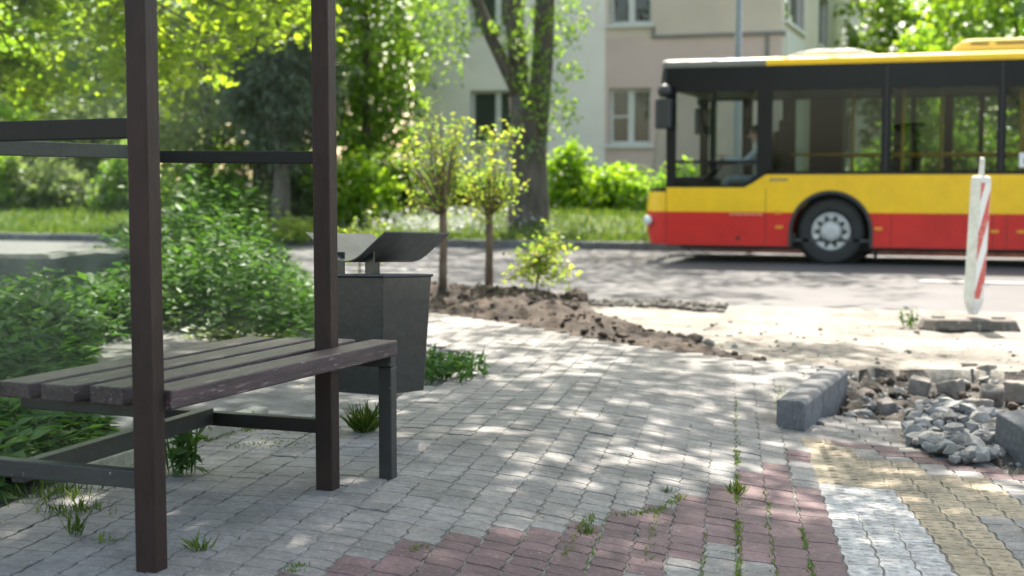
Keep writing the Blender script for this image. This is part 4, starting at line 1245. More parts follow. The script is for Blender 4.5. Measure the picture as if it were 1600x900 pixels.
# ------------------------------------------------------------------ RUBBLE, STONES
def stone_mesh(mb, c, s, flat=0.7, m=0):
    bm = bmesh.new()
    bmesh.ops.create_icosphere(bm, subdivisions=1, radius=1)
    k = rng.uniform(0.75, 1.25, 3) * s
    k[2] *= flat
    rotm = Matrix.Rotation(rng.uniform(0, 6.28), 3, 'Z') @ Matrix.Rotation(rng.normal() * 0.4, 3, 'X')
    vs = []
    for v in bm.verts:
        q = v.co * (1 + rng.normal() * 0.17)
        vs.append(Vector(c) + rotm @ Vector((q.x * k[0], q.y * k[1], q.z * k[2])))
    fs = [[v.index for v in f.verts] for f in bm.faces]
    bm.free()
    mb.add(vs, fs, m)


GR = [tuple(spot(x, y, -0.08)[:2]) for x, y in [(1415, 640), (1440, 618), (1500, 622), (1560, 640), (1560, 690), (1530, 708), (1480, 695), (1425, 670)]]
mb = MB()
for k in range(3000):
    u, v = rng.uniform(-0.6, 0.9), rng.uniform(5.7, 8.0)
    if not inpoly(u, v, GR): continue
    d = float(polydist(u, v, GR))
    s = 0.012 + 0.046 * rng.random() ** 1.6
    stone_mesh(mb, (u, v, -0.14 + min(0.10, d * 0.35) * rng.random() + s * 0.3), s)
    if len(mb.v) > 12 * 330: break
o = obj('gravel', mb, M['stone'], bevel=0.007, seg=2)
structure(o, 'stuff')
tag(o, 'heap of loose grey stones at the edge of the paving', 'gravel')
mb = MB()
for k in range(2400):
    u, v = rng.uniform(-1.3, 3.2), rng.uniform(5.3, 8.8)
    if inpoly(u, v, RUB) and not inpoly(u, v, PAV):
        s = (0.009 + 0.045 * rng.random() ** 2.2) * (1.5 if rng.random() < 0.06 else 0.85)
        stone_mesh(mb, (u, v, float(zground(u, v)) + s * 0.3), s, 0.7, 0 if rng.random() < 0.5 else 1)
for k in range(1300):
    u, v = rng.uniform(-2.6, 5), 8.0 + 4.0 * rng.random() ** 3
    if not inpoly(u, v, PAV) and not inpoly(u, v, BED):
        s = 0.005 + 0.022 * rng.random() ** 4
        stone_mesh(mb, (u, v, float(zground(u, v)) + s * 0.15), s, 0.7, 0 if rng.random() < 0.75 else 1)
o = obj('rubble', mb, [M['stone'], M['clod']]); structure(o, 'stuff'); tag(o, 'broken stones and lumps of earth beside the paving', 'rubble')
mb = MB()
k = 0
while k < 1100:
    u, v = rng.uniform(-6, -0.9), rng.uniform(7.7, 13.6)
    if inpoly(u, v, BED):
        s = 0.006 + 0.034 * rng.random() ** 5
        stone_mesh(mb, (u, v, float(zground(u, v)) + s * 0.2), s, 0.75)
        k += 1
mg = MB()
for i in range(46):
    for j in range(4):
        p = spot(912 + i * 4.9, 459 + j * 4.2 + i * 0.22, -0.17)
        if rng.random() < 0.85 - i * 0.008: stone_mesh(mg, (p.x + rng.normal() * 0.015, p.y, float(zground(p.x, p.y)) + 0.008), 0.05, 0.6)
structure(obj('cobbled_gutter', mg, M['gutter'], bevel=0.01, seg=1))
o = obj('soil_clods', mb, M['soil']); structure(o, 'stuff'); tag(o, 'lumps of dug brown earth in the planting bed', 'soil')
blocks = [((1436, 604), 0.12, 0.09, 'dark grey paving block half buried beside the small kerb end'), ((1487, 609), 0.17, 0.085, 'long grey paving block in the earth behind the gravel heap'),
          ((1550, 617), 0.14, 0.09, 'squarish brown paving block at the far side of the gravel heap'), ((1590, 612), 0.15, 0.09, 'pale paving block at the right edge of the picture'),
          ((1385, 636), 0.09, 0.06, 'small mossy stone lump on the paving near the kerb stones'), ((1516, 577), 0.10, 0.09, 'dark angular stone standing on the sandy ground'),
          ((1545, 583), 0.08, 0.08, 'smaller dark stone next to the angular one on the sand'), ((1527, 640), 0.16, 0.07, 'grey block sunk behind the tilted kerb stone')]
for (px, w_, h_, lab) in blocks:
    p = spot(px[0], px[1], -0.12)
    bm = bmesh.new()
    bmesh.ops.create_cube(bm, size=1)
    bmesh.ops.subdivide_edges(bm, edges=bm.edges[:], cuts=2, use_grid_fill=True)
    w_, h_, dp_ = w_ * 0.85, h_ * 0.7, rng.uniform(0.07, 0.11)
    mb = MB()
    mb.add([(v_.co.x * w_ + rng.normal() * 0.0025, v_.co.y * dp_ + rng.normal() * 0.0025, v_.co.z * (h_ + 0.05) + rng.normal() * 0.0025) for v_ in bm.verts], [[v_.index for v_ in f_.verts] for f_ in bm.faces])
    bm.free()
    o = obj('loose_block', mb, M['block'], bevel=0.01)
    o.location = (p.x, p.y, -0.125 + rng.uniform(-0.015, 0.01)); o.rotation_euler = (rng.normal() * 0.2, rng.normal() * 0.18, rng.normal() * 0.5)
    tag(o, lab, 'block', 'loose blocks by the paving')
for (px, s, lab) in (((1034, 512), 0.075, 'pale sunlit stone at the tip of the soil bed'), ((1060, 514), 0.065, 'dark square stone at the tip of the soil bed'), ((1085, 516), 0.07, 'pale stone right of the dark square one'), ((1107, 522), 0.06, 'small pale stone at the end of the row by the soil'), ((900, 466), 0.12, 'dark slab of earth standing up at the edge of the soil bed')):
    p = spot(px[0], px[1] + 8, -0.06)
    mb = MB(); stone_mesh(mb, (0, 0, 0), s, 0.75)
    o = obj('loose_stone', mb, M['clod' if 'dark' in lab else 'sand'], bevel=0.01); o.location = (p.x, p.y, float(zground(p.x, p.y)) + s * 0.45)
    tag(o, lab, 'stone', 'stones along the soil bed')

# ------------------------------------------------------------------ YOUNG TREES IN THE BED
def sapling(label, px, trunk_top, crown_px, d, trunk_w, seedk, nbr=16, per=16, leaf=0.055):
    p = spot(px[0], px[1], 0.02); zb = float(zground(p.x, p.y))
    d = (p - EYEV).dot(_F)
    t = thing('young_tree', label, 'young tree', (p.x, p.y, zb), group='young trees in the soil bed')
    tt = dep(trunk_top[0], trunk_top[1], d)
    mb = MB()
    if trunk_w: mb.tube([(p.x, p.y, zb - 0.1), p.lerp(tt, 0.3), p.lerp(tt, 0.65) + Vector((0.006, 0, 0)), tt, tt + Vector((0, 0, 0.03))], [trunk_w * 1.15, trunk_w, trunk_w * 0.95, trunk_w * 0.9, trunk_w * 0.4], 12)
    else: mb.tube([(p.x, p.y, zb - 0.1), p.lerp(tt, 0.5) + Vector((0.02, 0, 0)), tt], [0.012, 0.01, 0.008], 8)
    x0, x1, y0, y1 = crown_px
    P = []
    for k in range(nbr):
        e = dep(rng.uniform(x0, x1), y0 + (y1 - y0) * rng.random() ** 0.9, d + rng.normal() * 0.16)
        pts = limb(mb, tt, e, 0.013 if trunk_w else 0.006, 0.003, -0.03, 6, 5, 0.06)
        for q in pts[2:]:
            for _ in range(per // 4 + (per if q is pts[-1] else 0)): P.append(q + Vector(rng.normal(size=3)) * 0.055)
    obj('trunk', mb, M['bark_light'], t, smooth=True)
    leaves('crown', np.array(P), leaf, 0.62, M['leaf_yellow'], t, droop=0.1, flat=0.5)
sapling('taller young tree on a bare brown trunk left in the soil bed', (692, 459), (692, 336), (632, 726, 175, 335), 12.9, 0.036, 1, 34, 13, 0.05)
sapling('shorter young tree with yellow leaves, beside the taller one in the bed', (764, 453), (764, 338), (722, 804, 204, 335), 13, 0.036, 2, 26, 15, 0.052)
sapling('small leafy sapling with a thin stem at the tip of the soil bed', (835, 458), (840, 405), (803, 888, 362, 445), 12.8, 0, 3, 26, 14)
sapling('thin straggly sapling left of the litter bin lid by the road', (560, 430), (560, 370), (535, 600, 320, 410), 12.8, 0, 4, 10, 8)

# ------------------------------------------------------------------ WEEDS, TUFTS
def tuft(label, px, z, h, n, spread, mat='leaf_grass', wd=0.035, lean=0.5, name='grass_tuft', broad=0):
    p = spot(px[0], px[1], z); zb = float(zpav(p.x, p.y)) if inpoly(p.x, p.y, PAV) else float(zground(p.x, p.y))
    P = np.array([p.x, p.y, zb - 0.01]) + np.concatenate([rng.normal(size=(n, 2)) * spread, np.zeros((n, 1))], 1)
    D = rng.normal(size=(n, 3)); D[:, 2] = 0; D = D / np.linalg.norm(D, axis=1, keepdims=True) * lean * rng.random((n, 1)); D[:, 2] = 1
    V, F = leaf_arrays(P, h, wd, D=D, flat=0)
    # bend the tips outwards with a second leaf segment
    if broad:
        ix = rng.integers(0, n, broad)
        Q = P[ix] + D[ix] * h * rng.uniform(0.2, 0.9, (broad, 1))
        V2, F2 = leaf_arrays(Q, h * 0.3, 0.42, droop=0.0)
        F = np.vstack([F, F2 + len(V)]); V = np.vstack([V, V2])
    o = npmesh(name, V, F, M[mat])
    return tag(o, label, 'grass' if name == 'grass_tuft' else 'weed', 'tufts growing through the paving')
tuft('bright green grass tuft growing under the litter bin', (570, 674), 0, 0.125, 150, 0.02, lean=1.25, wd=0.02)
tuft('tall dark weed growing at the foot of the shelter between the rails', (283, 742), 0, 0.2, 14, 0.02, 'leaf_nettle', 0.05, 0.25, 'weed', 90)
tuft('thin upright grass tuft on the paving left of the near post', (115, 836), 0, 0.085, 18, 0.012, lean=0.6, wd=0.02)
tuft('tiny flat weed right of the near post', (310, 858), 0, 0.06, 30, 0.012, lean=2.4, wd=0.06)
tuft('tiny sprout close to the left of the near post', (165, 845), 0, 0.035, 14, 0.015, lean=1.5, wd=0.15)
tuft('low dry grass patch on the paving beneath the glass', (80, 775), 0, 0.06, 130, 0.07, lean=1.3)
tuft('darker dry grass patch near the thin upright tuft', (115, 800), 0, 0.05, 110, 0.045, lean=1.2)
tuft('green grass tuft in the long joint at the start of the red paving', (1150, 752), -0.08, 0.055, 60, 0.012, lean=1.2, wd=0.025)
tuft('small grass tuft on the grey paving left of the long joint', (1041, 748), -0.05, 0.036, 36, 0.014, lean=1.2, wd=0.03)
tuft('grass tuft on the corner of the red paving', (918, 815), -0.05, 0.036, 60, 0.016, lean=1.3, wd=0.03)
tuft('leafy green clump spilling onto the paving behind the bin', (686, 590), 0, 0.15, 60, 0.10, 'leaf_nettle', 0.05, 0.9, 'weed', 620)
tuft('pale green weed at the rubber foot of the striped post', (1428, 508), -0.15, 0.17, 9, 0.035, 'leaf_nettle', 0.06, 0.7, 'weed', 40)
# moss and grass in joints
P, D = [], []
rng2 = rng
def joint(a, b, n, sp=0.01):
    for _ in range(n):
        t = rng.random(); x, y = a[0] + (b[0] - a[0]) * t, a[1] + (b[1] - a[1]) * t
        p = pspot(x, y); P.append((p[0] + rng.normal() * sp, p[1] + rng.normal() * sp, float(zpav(*p)) - 0.006))
def joint_col(c, v0, v1, n, sp=0.005):
    sk = colfan(c - COLW / 2)[0]
    for _ in range(n):
        v = v0 + (v1 - v0) * rng.random()
        if vnoise(c * 50, v * 9) < 0.25: continue
        u = c - (v - 4.2) * sk
        P.append((u + rng.normal() * sp, v, float(zpav(u, v)) - 0.006))
joint_col(-0.717, 3.9, 5.85, 1100, 0.006); joint_col(-0.717, 5.85, 6.9, 120, 0.005); joint_col(-0.499, 3.9, 4.75, 330)
joint_col(-0.608, 4.0, 5.2, 130, 0.004); joint_col(-0.826, 3.9, 4.6, 90, 0.004); joint_col(-1.153, 3.6, 4.5, 110, 0.005)
joint((905, 825), (925, 805), 130, 0.012); joint((960, 806), (1030, 796), 160, 0.012); joint((1030, 796), (1062, 775), 140, 0.012); joint((880, 870), (900, 830), 60, 0.008)
joint((1005, 880), (1028, 800), 90, 0.008); joint((640, 860), (665, 850), 50, 0.01); joint((450, 895), (470, 880), 70, 0.014); joint((1215, 640), (1222, 600), 120, 0.012)
joint((300, 690), (430, 662), 350, 0.03); joint((350, 700), (480, 690), 160, 0.05); joint((430, 690), (540, 660), 120, 0.05)
P = np.array(P); n = len(P)
D = rng.normal(size=(n, 3)); D[:, 2] = np.abs(D[:, 2]) + 0.5
o = npmesh('joint_grass', *leaf_arrays(P, 0.017, 0.3, D=D, flat=0), M['leaf_grass']); structure(o, 'stuff'); tag(o, 'moss and short grass growing in the paving joints', 'moss')
# fallen dry leaves and twigs
P = []
for k in range(500):
    u, v = rng.uniform(-4.2, -0.4), rng.uniform(3.0, 8.5)
    if inpoly(u, v, PAV) and rng.random() < 0.15 + 0.6 * (u < -2.2): P.append((u, v, float(zpav(u, v)) + 0.003))
    elif inpoly(u, v, APR): P.append((u, v, float(zground(u, v)) + 0.004))
P = np.array(P); D = rng.normal(size=(len(P), 3)); D[:, 2] *= 0.08
o = npmesh('leaf_litter', *leaf_arrays(P, 0.022, 0.45, D=D, flat=4), M['dry']); structure(o, 'stuff'); tag(o, 'small dry leaves scattered on the paving', 'dry leaves')


def weedpatch(name, label, poly_px, n, hmin, hmax, leaf, z=0.02, mat='leaf_nettle', asstuff=True, cat='weeds'):
    poly = [tuple(spot(x, y, z)[:2]) for x, y in poly_px]
    us, vs = [p[0] for p in poly], [p[1] for p in poly]
    P, D = [], []
    mb = MB()
    cnt = 0
    while cnt < n:
        u, v = rng.uniform(min(us), max(us)), rng.uniform(min(vs), max(vs))
        if not inpoly(u, v, poly): continue
        cnt += 1
        zz = float(zground(u, v))
        e = float(polydist(u, v, poly))
        h = (hmin + (hmax - hmin) * min(1, e * 1.6)) * rng.uniform(0.65, 1.15) * (0.75 + 0.9 * (float(vnoise(u * 2.3 + 40, v * 2.3)) - 0.2))
        lx, ly = rng.normal() * 0.16 * h, rng.normal() * 0.16 * h
        if rng.random() < 0.25: mb.tube([(u, v, zz - 0.02), (u + lx * 0.4, v + ly * 0.4, zz + h * 0.55), (u + lx, v + ly, zz + h * 0.95)], [0.004, 0.003, 0.002], 4)
        m = int(6 + h * 22)
        for k in range(m):
            t = 0.25 + 0.75 * (k + rng.random()) / m
            a = k * 2.4 + rng.random()
            P.append((u + lx * t + 0.03 * math.cos(a), v + ly * t + 0.03 * math.sin(a), zz + h * t))
            D.append((math.cos(a), math.sin(a), 0.25 - 0.6 * (1 - t) + rng.normal() * 0.25))
    P, D = np.array(P), np.array(D)
    t = thing(name, label, cat, (float(np.mean(us)), float(np.mean(vs)), 0)) 
    obj('stem', mb, M['leaf_grass'], t)
    npmesh('foliage', *leaf_arrays(P, leaf, 0.52, D=D, flat=1.2), M[mat], t)
    if asstuff: t['kind'] = 'stuff'
    return t
weedpatch('weeds', 'mass of green nettles growing along the low wall at far left', [(-60, 520), (60, 522), (130, 506), (215, 500), (215, 530), (150, 545), (120, 610), (60, 640), (-60, 660)], 900, 0.18, 0.5, 0.085)
weedpatch('weeds', 'green weeds under the bench along the edge of the paving', [(-60, 660), (60, 640), (160, 668), (90, 735), (0, 765), (-60, 780)], 330, 0.1, 0.26, 0.08)
weedpatch('weed_bush', 'tall bank of green nettles seen through the shelter behind the bench', [(120, 452), (220, 440), (300, 436), (470, 440), (505, 500), (497, 548), (420, 540), (330, 530), (270, 522), (200, 505), (130, 490)], 1050, 0.16, 0.8, 0.085)
weedpatch('weeds', 'yellow green low grass at the foot of the tall nettles', [(265, 535), (330, 540), (420, 548), (490, 552), (490, 530), (400, 520), (300, 515), (265, 515)], 70, 0.05, 0.16, 0.06, mat='leaf_grass')

# ------------------------------------------------------------------ VERGE GRASS AND FLOWERS
n = 26000
u, v = rng.uniform(-22, 3, n), 24.2 + 6.5 * rng.random(n) ** 1.4
P = np.stack([u, v, zverge(u, v) - 0.01], 1)
D = rng.normal(size=(n, 3)) * 0.5; D[:, 2] = 1
o = npmesh('grass', *leaf_arrays(P, 0.16, 0.16, D=D, flat=0), M['leaf_grass']); structure(o, 'stuff'); tag(o, 'sunlit grass on the verge beyond the road', 'grass')
n = 1500
u, v = rng.normal(-10.2, 0.8, n), rng.uniform(25.0, 26.6, n)
P = np.stack([u, v, zverge(u, v) + 0.06 + 0.3 * rng.random(n) ** 1.5], 1)
o = npmesh('flowers', *leaf_arrays(P, 0.055, 0.8), M['flower']); structure(o, 'stuff'); tag(o, 'patch of white flowers on the verge behind the young trees', 'flowers')

# ------------------------------------------------------------------ BIG TREE ON THE VERGE
bt = thing('large_tree', 'big dark trunked tree forking in front of the apartment block', 'tree', (0, 0, 0))
d0 = 27.6
b0 = dep(826, 342, d0)
bt.location = b0; bt.matrix_basis = Matrix.Translation(b0)
mb = MB()
def px_tube(mb, pts, seg=12):
    mb.tube([dep(x, y, d) for x, y, r, d in pts], [r * d / FPX for x, y, r, d in pts], seg)
px_tube(mb, [(826, 372, 48, d0), (826, 345, 36, d0), (827, 320, 31, d0), (827, 260, 28, d0), (826, 200, 28, d0), (822, 150, 27, d0)], 16)
px_tube(mb, [(838, 215, 17, d0 - 0.1), (843, 150, 17, d0 - 0.15), (848, 90, 17, d0 - 0.2), (851, 20, 16, d0 - 0.2), (853, -80, 14, d0 - 0.2), (850, -220, 11, d0 - 0.4), (860, -400, 6, d0)], 12)
px_tube(mb, [(815, 200, 17, d0), (812, 140, 15, d0), (808, 80, 15, d0 + 0.1), (802, 10, 15, d0 + 0.2), (795, -90, 13, d0 + 0.4), (780, -250, 9, d0 + 0.5), (770, -420, 5, d0 + 1)], 12)
px_tube(mb, [(812, 150, 12, d0 - 0.1), (792, 110, 10, d0 - 0.2), (768, 60, 9.5, d0 - 0.3), (748, 10, 9, d0 - 0.4), (730, -60, 8, d0 - 0.6), (690, -160, 6, d0 - 1), (640, -260, 4, d0 - 1.4)], 10)
obj('trunk', mb, M['bark'], bt, smooth=True)
# crown high over the road, hanging sprays and shoots along the stem
C = crown_clumps((-7.0, 24.5, 9.0), (5.6, 6.5, 3.6), 400, 0.2, lambda p: p[:, 2] > 5.3)
P = [clump_points(C, 0.6, 20)]
D = []
spr = []
for k in range(19):
    x, y1 = rng.uniform(655, 750), rng.uniform(50, 140)
    if x > 715: y1 = rng.uniform(20, 100)
    dd = d0 - 0.5 + rng.normal() * 0.5
    xs = x - 10 + rng.normal() * 8
    for y in np.arange(-60, y1, 6.0):
        q = dep(xs + (x - xs) * (y + 60) / (y1 + 60) + rng.normal() * 5, y, dd)
        spr.append(q)
for k in range(330):
    y = rng.uniform(0, 250)
    x = 826 + rng.choice([-1, 1]) * (abs(rng.normal()) * 22) + (18 if y > 70 else 0)
    if y > 180 and rng.random() < 0.6: continue
    spr.append(dep(x, y, d0 - 0.55 + rng.normal() * 0.2))
for (x, y, r_) in ((890, 10, 16), (900, 40, 14), (880, 60, 14), (895, 110, 14), (880, 170, 14), (875, 190, 16), (770, 40, 10), (800, 70, 12), (880, 20, 16)):
    for _ in range(26): spr.append(dep(x + rng.normal() * r_, y + rng.normal() * r_ * 0.7, d0 - 0.4 + rng.normal() * 0.3))
spr = np.array(spr)
P.append(np.repeat(spr, 2, 0) + rng.normal(size=(len(spr) * 2, 3)) * 0.05)
P = np.vstack(P)
leaves('crown', P, np.where(np.arange(len(P)) < len(C) * 20, 0.27, 0.14), 0.42, M['leaf_mid'], bt, droop=0.6, flat=0.3)

# ------------------------------------------------------------------ MAPLE OVER THE SHELTER (branches hang into the picture)
mp = thing('maple_tree', 'tall maple left of the shelter with a high crown shading the paving', 'tree', (-8.6, 8.2, -0.05))
mb = MB()
mb.tube([(-8.6, 8.2, -0.2), (-8.6, 8.2, 0.2), (-8.55, 8.25, 2), (-8.4, 8.4, 4.5), (-8.1, 8.7, 7), (-7.8, 9, 10)], [0.34, 0.26, 0.22, 0.19, 0.14, 0.05], 14)
def shade_cut(p):
    """keep crown clear of the view; thin over the sunny middle of the paving"""
    q = p - np.array([0, 0, EYE])
    dcam = q @ np.array(_F); ycam = q @ np.array(_U)
    return (dcam < 0.5) | (ycam > 0.235 * dcam + 0.35)
C = crown_clumps((-4.4, 8.6, 7.2), (5.6, 4.8, 2.6), 640, 0.1, shade_cut)
C = C[(C[:, 1] < 10.4) | (rng.random(len(C)) < 0.5)]
Cn = np.stack([rng.uniform(-5.2, -0.7, 190), rng.uniform(6.3, 9.9, 190), rng.uniform(6.0, 8.4, 190)], 1)
Cf = np.stack([rng.uniform(-5.6, -1.2, 95), rng.uniform(10.6, 14.6, 95), rng.uniform(6.4, 8.2, 95)], 1)
C = np.vstack([C, Cn[shade_cut(Cn)], Cf[shade_cut(Cf)]])
for k in rng.choice(len(C), 40, False): limb(mb, Vector((-8.45, 8.35, 4.0)).lerp(Vector((-7.9, 8.9, 9)), rng.random()), C[k], 0.06, 0.012, -0.03, 7, 7)
P = [clump_points(C, rng.uniform(0.3, 0.62, len(C)), 34)]
Sz = [np.full(len(P[0]), 0.115)]
obj('trunk', mb, M['bark'], mp, smooth=True)
leaves('crown', np.vstack(P), np.concatenate(Sz), 0.85, M['leaf_maple'], mp, droop=0.15, flat=1.1)

# a lower maple further back whose sunlit branches hang into the picture behind the glass
mb2 = dep(-330, 360, 15.5)
lm = thing('maple_tree', 'maple with bright yellow green hanging branches behind the shelter glass', 'tree', (mb2.x, mb2.y, -0.1))
mb = MB()
tk = [Vector((mb2.x, mb2.y, z)) + Vector((0.02 * z, 0.05 * z, 0)) for z in (-0.3, 0.3, 1.5, 3.0, 4.5, 6.0)]
mb.tube(tk, [0.26, 0.2, 0.17, 0.15, 0.11, 0.05], 12)
tips = []
def inhang(x, y):
    return inpoly(x, y, [(-260, -230), (214, -230), (214, 120), (190, 165), (120, 188), (-10, 186), (-260, 200)]) or inpoly(x, y, [(214, -230), (540, -230), (520, 70), (470, 92), (400, 70), (350, 120), (310, 160), (255, 175), (214, 150)])
starts = []
for k in range(26):
    x1, y1 = rng.uniform(-150, 500), rng.uniform(-90, 130)
    if not inhang(x1, y1): continue
    d1 = rng.uniform(13.6, 16.2)
    A = tk[3].lerp(tk[5], rng.random()); E2 = dep(x1, y1, d1)
    mid = A.lerp(E2, 0.5) + Vector((0, 0, 0.5))
    pts = [(A * (1 - t) + mid * t) * (1 - t) + (mid * (1 - t) + E2 * t) * t for t in np.linspace(0, 1, 14)]
    mb.tube(pts, list(np.linspace(0.05, 0.008, 14)), 6)
    starts += pts[5:]
n_ = 0
while n_ < 430:
    x1, y1 = rng.uniform(-240, 530), rng.uniform(-200, 186)
    if not inhang(x1, y1): continue
    n_ += 1
    E2 = dep(x1, y1, rng.uniform(13.4, 16.4))
    a0 = min(starts, key=lambda q: (q - E2).length + (0.6 if q.z < E2.z else 0))
    if (a0 - E2).length > 1.3: a0 = E2 + Vector((-0.5, 0.2, 0.45))
    mid = a0.lerp(E2, 0.6) + Vector((0, 0, 0.12))
    pts = [(a0 * (1 - t) + mid * t) * (1 - t) + (mid * (1 - t) + E2 * t) * t for t in np.linspace(0, 1, 8)]
    mb.tube(pts, list(np.linspace(0.009, 0.002, 8)), 4)
    for t in np.linspace(0.25, 1, 12):
        q = pts[int(t * 7)]
        for _ in range(3): tips.append(q + Vector((rng.normal() * 0.10, rng.normal() * 0.10, rng.normal() * 0.05 - 0.02)))
obj('trunk', mb, M['bark'], lm, smooth=True)
Ch = crown_clumps((mb2.x + 1.5, mb2.y + 0.5, 6.3), (4.2, 3.2, 1.8), 150, 0.2, shade_cut)
Ph = clump_points(Ch, 0.5, 22)
leaves('crown', np.vstack([np.array(tips), Ph]), np.concatenate([np.full(len(tips), 0.10), np.full(len(Ph), 0.14)]), 0.85, M['leaf_maple'], lm, droop=0.1, flat=1.0)

# a second tree on the right, outside the picture, dapples the tactile paving
tree('lime_tree', 'lime tree standing right of the crossing with a high crown over the paving', (6.8, 9.6, -0.2), 10, 0.2, (2.7, 10.0, 7.6), (4.5, 3.6, 2.4), 290, 30, 0.45, 0.115, 'leaf_mid', trunk_top=(6.2, 9.6, 8.2), cut=shade_cut, leaf_w=0.75, hollow=0.1)
tree('lime_tree', 'lime tree behind the viewer on the near side of the paving', (2.5, -6.5, -0.2), 9, 0.2, (2.3, -6.5, 6.0), (3.4, 3.4, 3.2), 200, 26, 0.5, 0.16, 'leaf_mid', leaf_w=0.7)  # added out of view for window reflections and ambient light
tree('lime_tree', 'lime tree behind the viewer towards the shelter side', (-9.0, -5.0, -0.2), 9, 0.2, (-9, -5.0, 6.0), (3.4, 3.4, 3.2), 200, 26, 0.5, 0.16, 'leaf_mid', leaf_w=0.7)  # likewise added unseen, for the reflections

# ------------------------------------------------------------------ BACKGROUND TREES
def bgtree(name, label, px, d, rad, z0, z1, lmat, leaf=0.2, nc=260, per=26, clump=0.45, tr=0.16, leaf_w=0.6, droop=0.25, hollow=0.35, flat=0.5):
    p = dep(px, 300, d)
    zb = float(zverge(p.x, p.y))
    return tree(name, label, (p.x, p.y, zb), z1, tr, (p.x, p.y, (z0 + z1) / 2), (rad, rad, (z1 - z0) / 2), nc, per, clump, leaf, lmat, leaf_w=leaf_w, droop=droop, hollow=hollow, flat=flat, group='trees beyond the road')
bgtree('dense_tree', 'dense green tree filling the gap left of the apartment block', 572, 33, 1.4, 0.2, 8.0, 'leaf_mid', 0.17, 380, 22, 0.42)
bgtree('dense_tree', 'dark leafy tree standing behind the far shelter post', 515, 36, 2.3, 0.3, 9.0, 'leaf_dark', 0.2, 380, 28, 0.5)
bgtree('dense_tree', 'pale green leafy tree seen through the glass left of the conifer', 325, 31, 1.7, 0.5, 5.2, 'leaf_pale', 0.16, 340, 26, 0.4)
bgtree('yew_tree', 'grey green conifer with drooping boughs behind the shelter glass', 440, 28.5, 1.2, 1.45, 5.4, 'leaf_grey', 0.2, 420, 40, 0.34, 0.2, 0.3, 0.7)
bgtree('dense_tree', 'broad green tree far behind the shelter at left', 130, 44, 3.0, 0.6, 9.5, 'leaf_mid', 0.24, 380, 26, 0.6)
bgtree('dense_tree', 'grey green tree beyond the road behind the dusty pane', 150, 37, 1.7, 0.4, 3.4, 'leaf_pale', 0.16, 260, 26, 0.4)
bgtree('dense_tree', 'yellow green tree beyond the road at the left edge', -10, 37, 1.7, 0.4, 5.0, 'leaf_bright', 0.18, 280, 24, 0.42)
bgtree('dense_tree', 'dark tree beyond the road outside the left edge', -150, 42, 3.0, 0.4, 9.0, 'leaf_dark', 0.24, 300, 24, 0.6)
bgtree('dense_tree', 'dark green tree far behind between shelter posts', 260, 42, 3.2, 0.6, 11.0, 'leaf_dark', 0.26, 380, 24, 0.65)
bgtree('dense_tree', 'tall green tree right of the apartment block above the bus', 1450, 44, 2.7, 0.5, 10, 'leaf_mid', 0.24, 420, 26, 0.55)
bgtree('dense_tree', 'leafy yellow green tree above the bus at the right edge', 1580, 38, 2.6, 0.5, 9, 'leaf_bright', 0.2, 400, 26, 0.5)
bgtree('dense_tree', 'dark green tree beyond the bus outside the right edge', 1760, 36, 3.2, 0.4, 10, 'leaf_dark', 0.22, 380, 24, 0.6)
bgtree('young_birch', 'bright yellow green young tree showing its tip above the bus roof', 1432, 30, 0.55, 1.0, 4.35, 'leaf_bright', 0.15, 90, 22, 0.22, 0.05, 0.5)
# twin trunks behind the glass
for (x0, x1, lab) in ((393, 428, 'thicker grey trunk of the pair seen through the shelter glass'), (427, 452, 'slimmer pale trunk of the pair seen through the shelter glass')):
    d = 30.8 if x0 < 400 else 30.4
    pb, pt = dep((x0 + x1) / 2, 352, d), dep((x0 + x1) / 2 + 2, 150, d)
    r = (x1 - x0) / 2 * d / FPX
    t = thing('old_tree', lab, 'tree', tuple(pb), group='twin trunks behind the shelter')
    mb = MB(); mb.tube([pb - Vector((0, 0, 0.3)), pb + Vector((0, 0, 0.05)), pb.lerp(pt, 0.4), pt, pt + Vector((0.2, 0.1, 4.5))], [r * 1.4, r * 1.1, r, r * 0.92, r * 0.5], 14)
    C = crown_clumps((pt.x, pt.y, pt.z + 4.0), (2.2, 2.2, 2.0), 150, 0.2)
    for k in range(10): limb(mb, pt + Vector((0.1, 0, 1 + 2.5 * rng.random())), C[k], r * 0.35, 0.02)
    obj('trunk', mb, M['bark'], t, smooth=True)
    leaves('crown', clump_points(C, 0.5, 26), 0.2, 0.6, M['leaf_mid'], t)

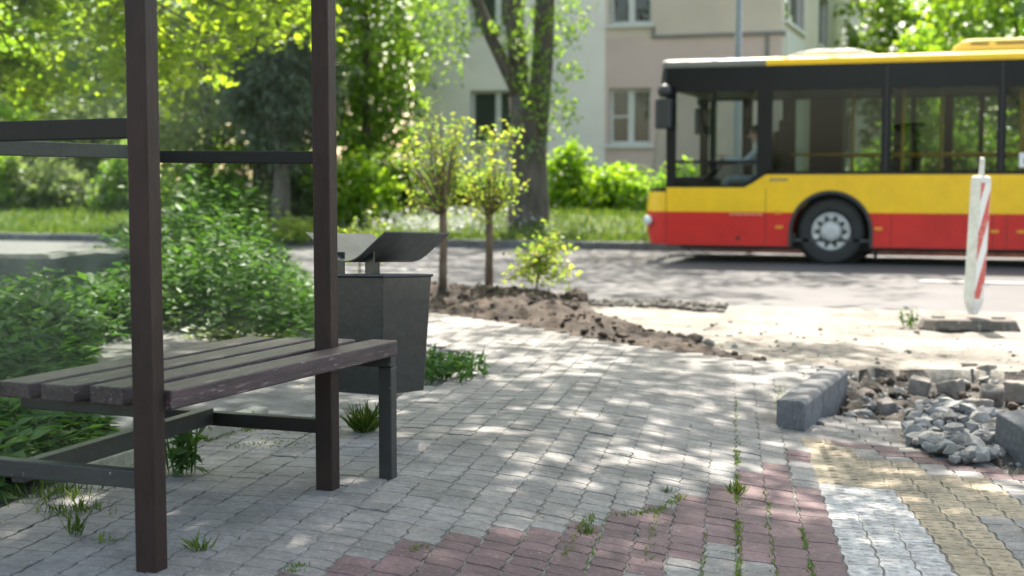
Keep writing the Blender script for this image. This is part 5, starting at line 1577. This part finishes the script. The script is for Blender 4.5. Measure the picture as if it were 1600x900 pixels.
# ------------------------------------------------------------------ HEDGES AND BUSHES ON THE VERGE
def bush_px(label, x, d, rx, ry, h, lmat, nc=150, per=26, leaf=0.13, clump=0.22, name='bush'):
    p = dep(x, 300, d); zb = float(zverge(p.x, p.y))
    shrub(name, label, (p.x, p.y, zb), rx, ry, h, nc, per, leaf, lmat, group='bushes on the verge', clump_r=clump)
bush_px('bright green bush right of the large tree trunk', 893, 29.5, 0.62, 0.7, 1.55, 'leaf_bright', 190, 26)
bush_px('bright green hedge bush between the trunk and the bus front', 962, 29.8, 0.85, 0.7, 1.15, 'leaf_bright', 190, 26)
bush_px('dark green low bush under the window left of the bus', 925, 31, 1.1, 0.6, 0.9, 'leaf_mid', 150, 26)
bush_px('green bush hidden behind the front of the bus', 1060, 30, 0.8, 0.7, 1.1, 'leaf_bright', 120, 24)
for x, h, lm, lab in ((1180, 0.9, 'leaf_bright', 'low bright bush seen through the driver window of the bus'), (1300, 1.0, 'leaf_bright', 'low bright bush seen through the first bus side window'), (1400, 2.0, 'leaf_bright', 'tall bright bush seen at the left of the second bus window'), (1490, 2.2, 'leaf_mid', 'tall green bush seen in the middle of the second bus window'), (1560, 2.0, 'leaf_bright', 'tall bright bush seen at the right of the second bus window'), (1660, 2.2, 'leaf_mid', 'green bush behind the bus past the right edge')):
    bush_px(lab, x, 30.5, 0.95, 0.8, h, lm, 150, 24)
bush_px('bright green bush left of the apartment block', 565, 29.5, 0.75, 0.7, 1.6, 'leaf_bright', 180, 26)
bush_px('dark green bush at the foot of the block corner', 625, 31, 0.7, 0.7, 1.2, 'leaf_dark', 170, 26)
bush_px('dark low bush between the young trees under the block window', 735, 31.5, 1.1, 0.6, 0.95, 'leaf_dark', 150, 26)
bush_px('green bush behind the twin trunks', 470, 31, 0.9, 0.7, 1.6, 'leaf_mid', 170, 26)
bush_px('green bush left of the twin trunks', 345, 30, 1.0, 0.7, 1.7, 'leaf_mid', 170, 26)
bush_px('yellow leaved bush by the road left of the bin', 440, 26.5, 0.8, 0.5, 0.5, 'leaf_yellow', 60, 16, 0.1, 0.16)
bush_px('low grey green bush beyond the road at far left', 60, 34.5, 1.5, 0.7, 1.5, 'leaf_pale', 200, 26)
bush_px('bright bush beyond the road at the left edge', -20, 34.5, 0.9, 0.7, 1.6, 'leaf_bright', 170, 26)
bush_px('dark green bush beyond the road near the shelter post', 200, 33.5, 0.9, 0.7, 1.5, 'leaf_dark', 170, 26)

# far woods closing the view
n = 2000
ang = rng.uniform(-1.25, 0.95, n)
R_ = rng.uniform(62, 84, n)
C = np.stack([np.sin(ang) * R_, np.cos(ang) * R_, rng.uniform(0, 16, n) * (0.75 + 0.35 * vnoise(ang * 14, ang * 0))], 1)
keep = ~((C[:, 0] > -16) & (C[:, 0] < -3.5) & (C[:, 1] < 66))
C = C[keep]
o = leaves('distant_woods', clump_points(C, 1.5, 26), 0.6, 0.65, M['leaf_dark']); structure(o, 'stuff'); tag(o, 'distant dark green woods behind everything', 'woods')
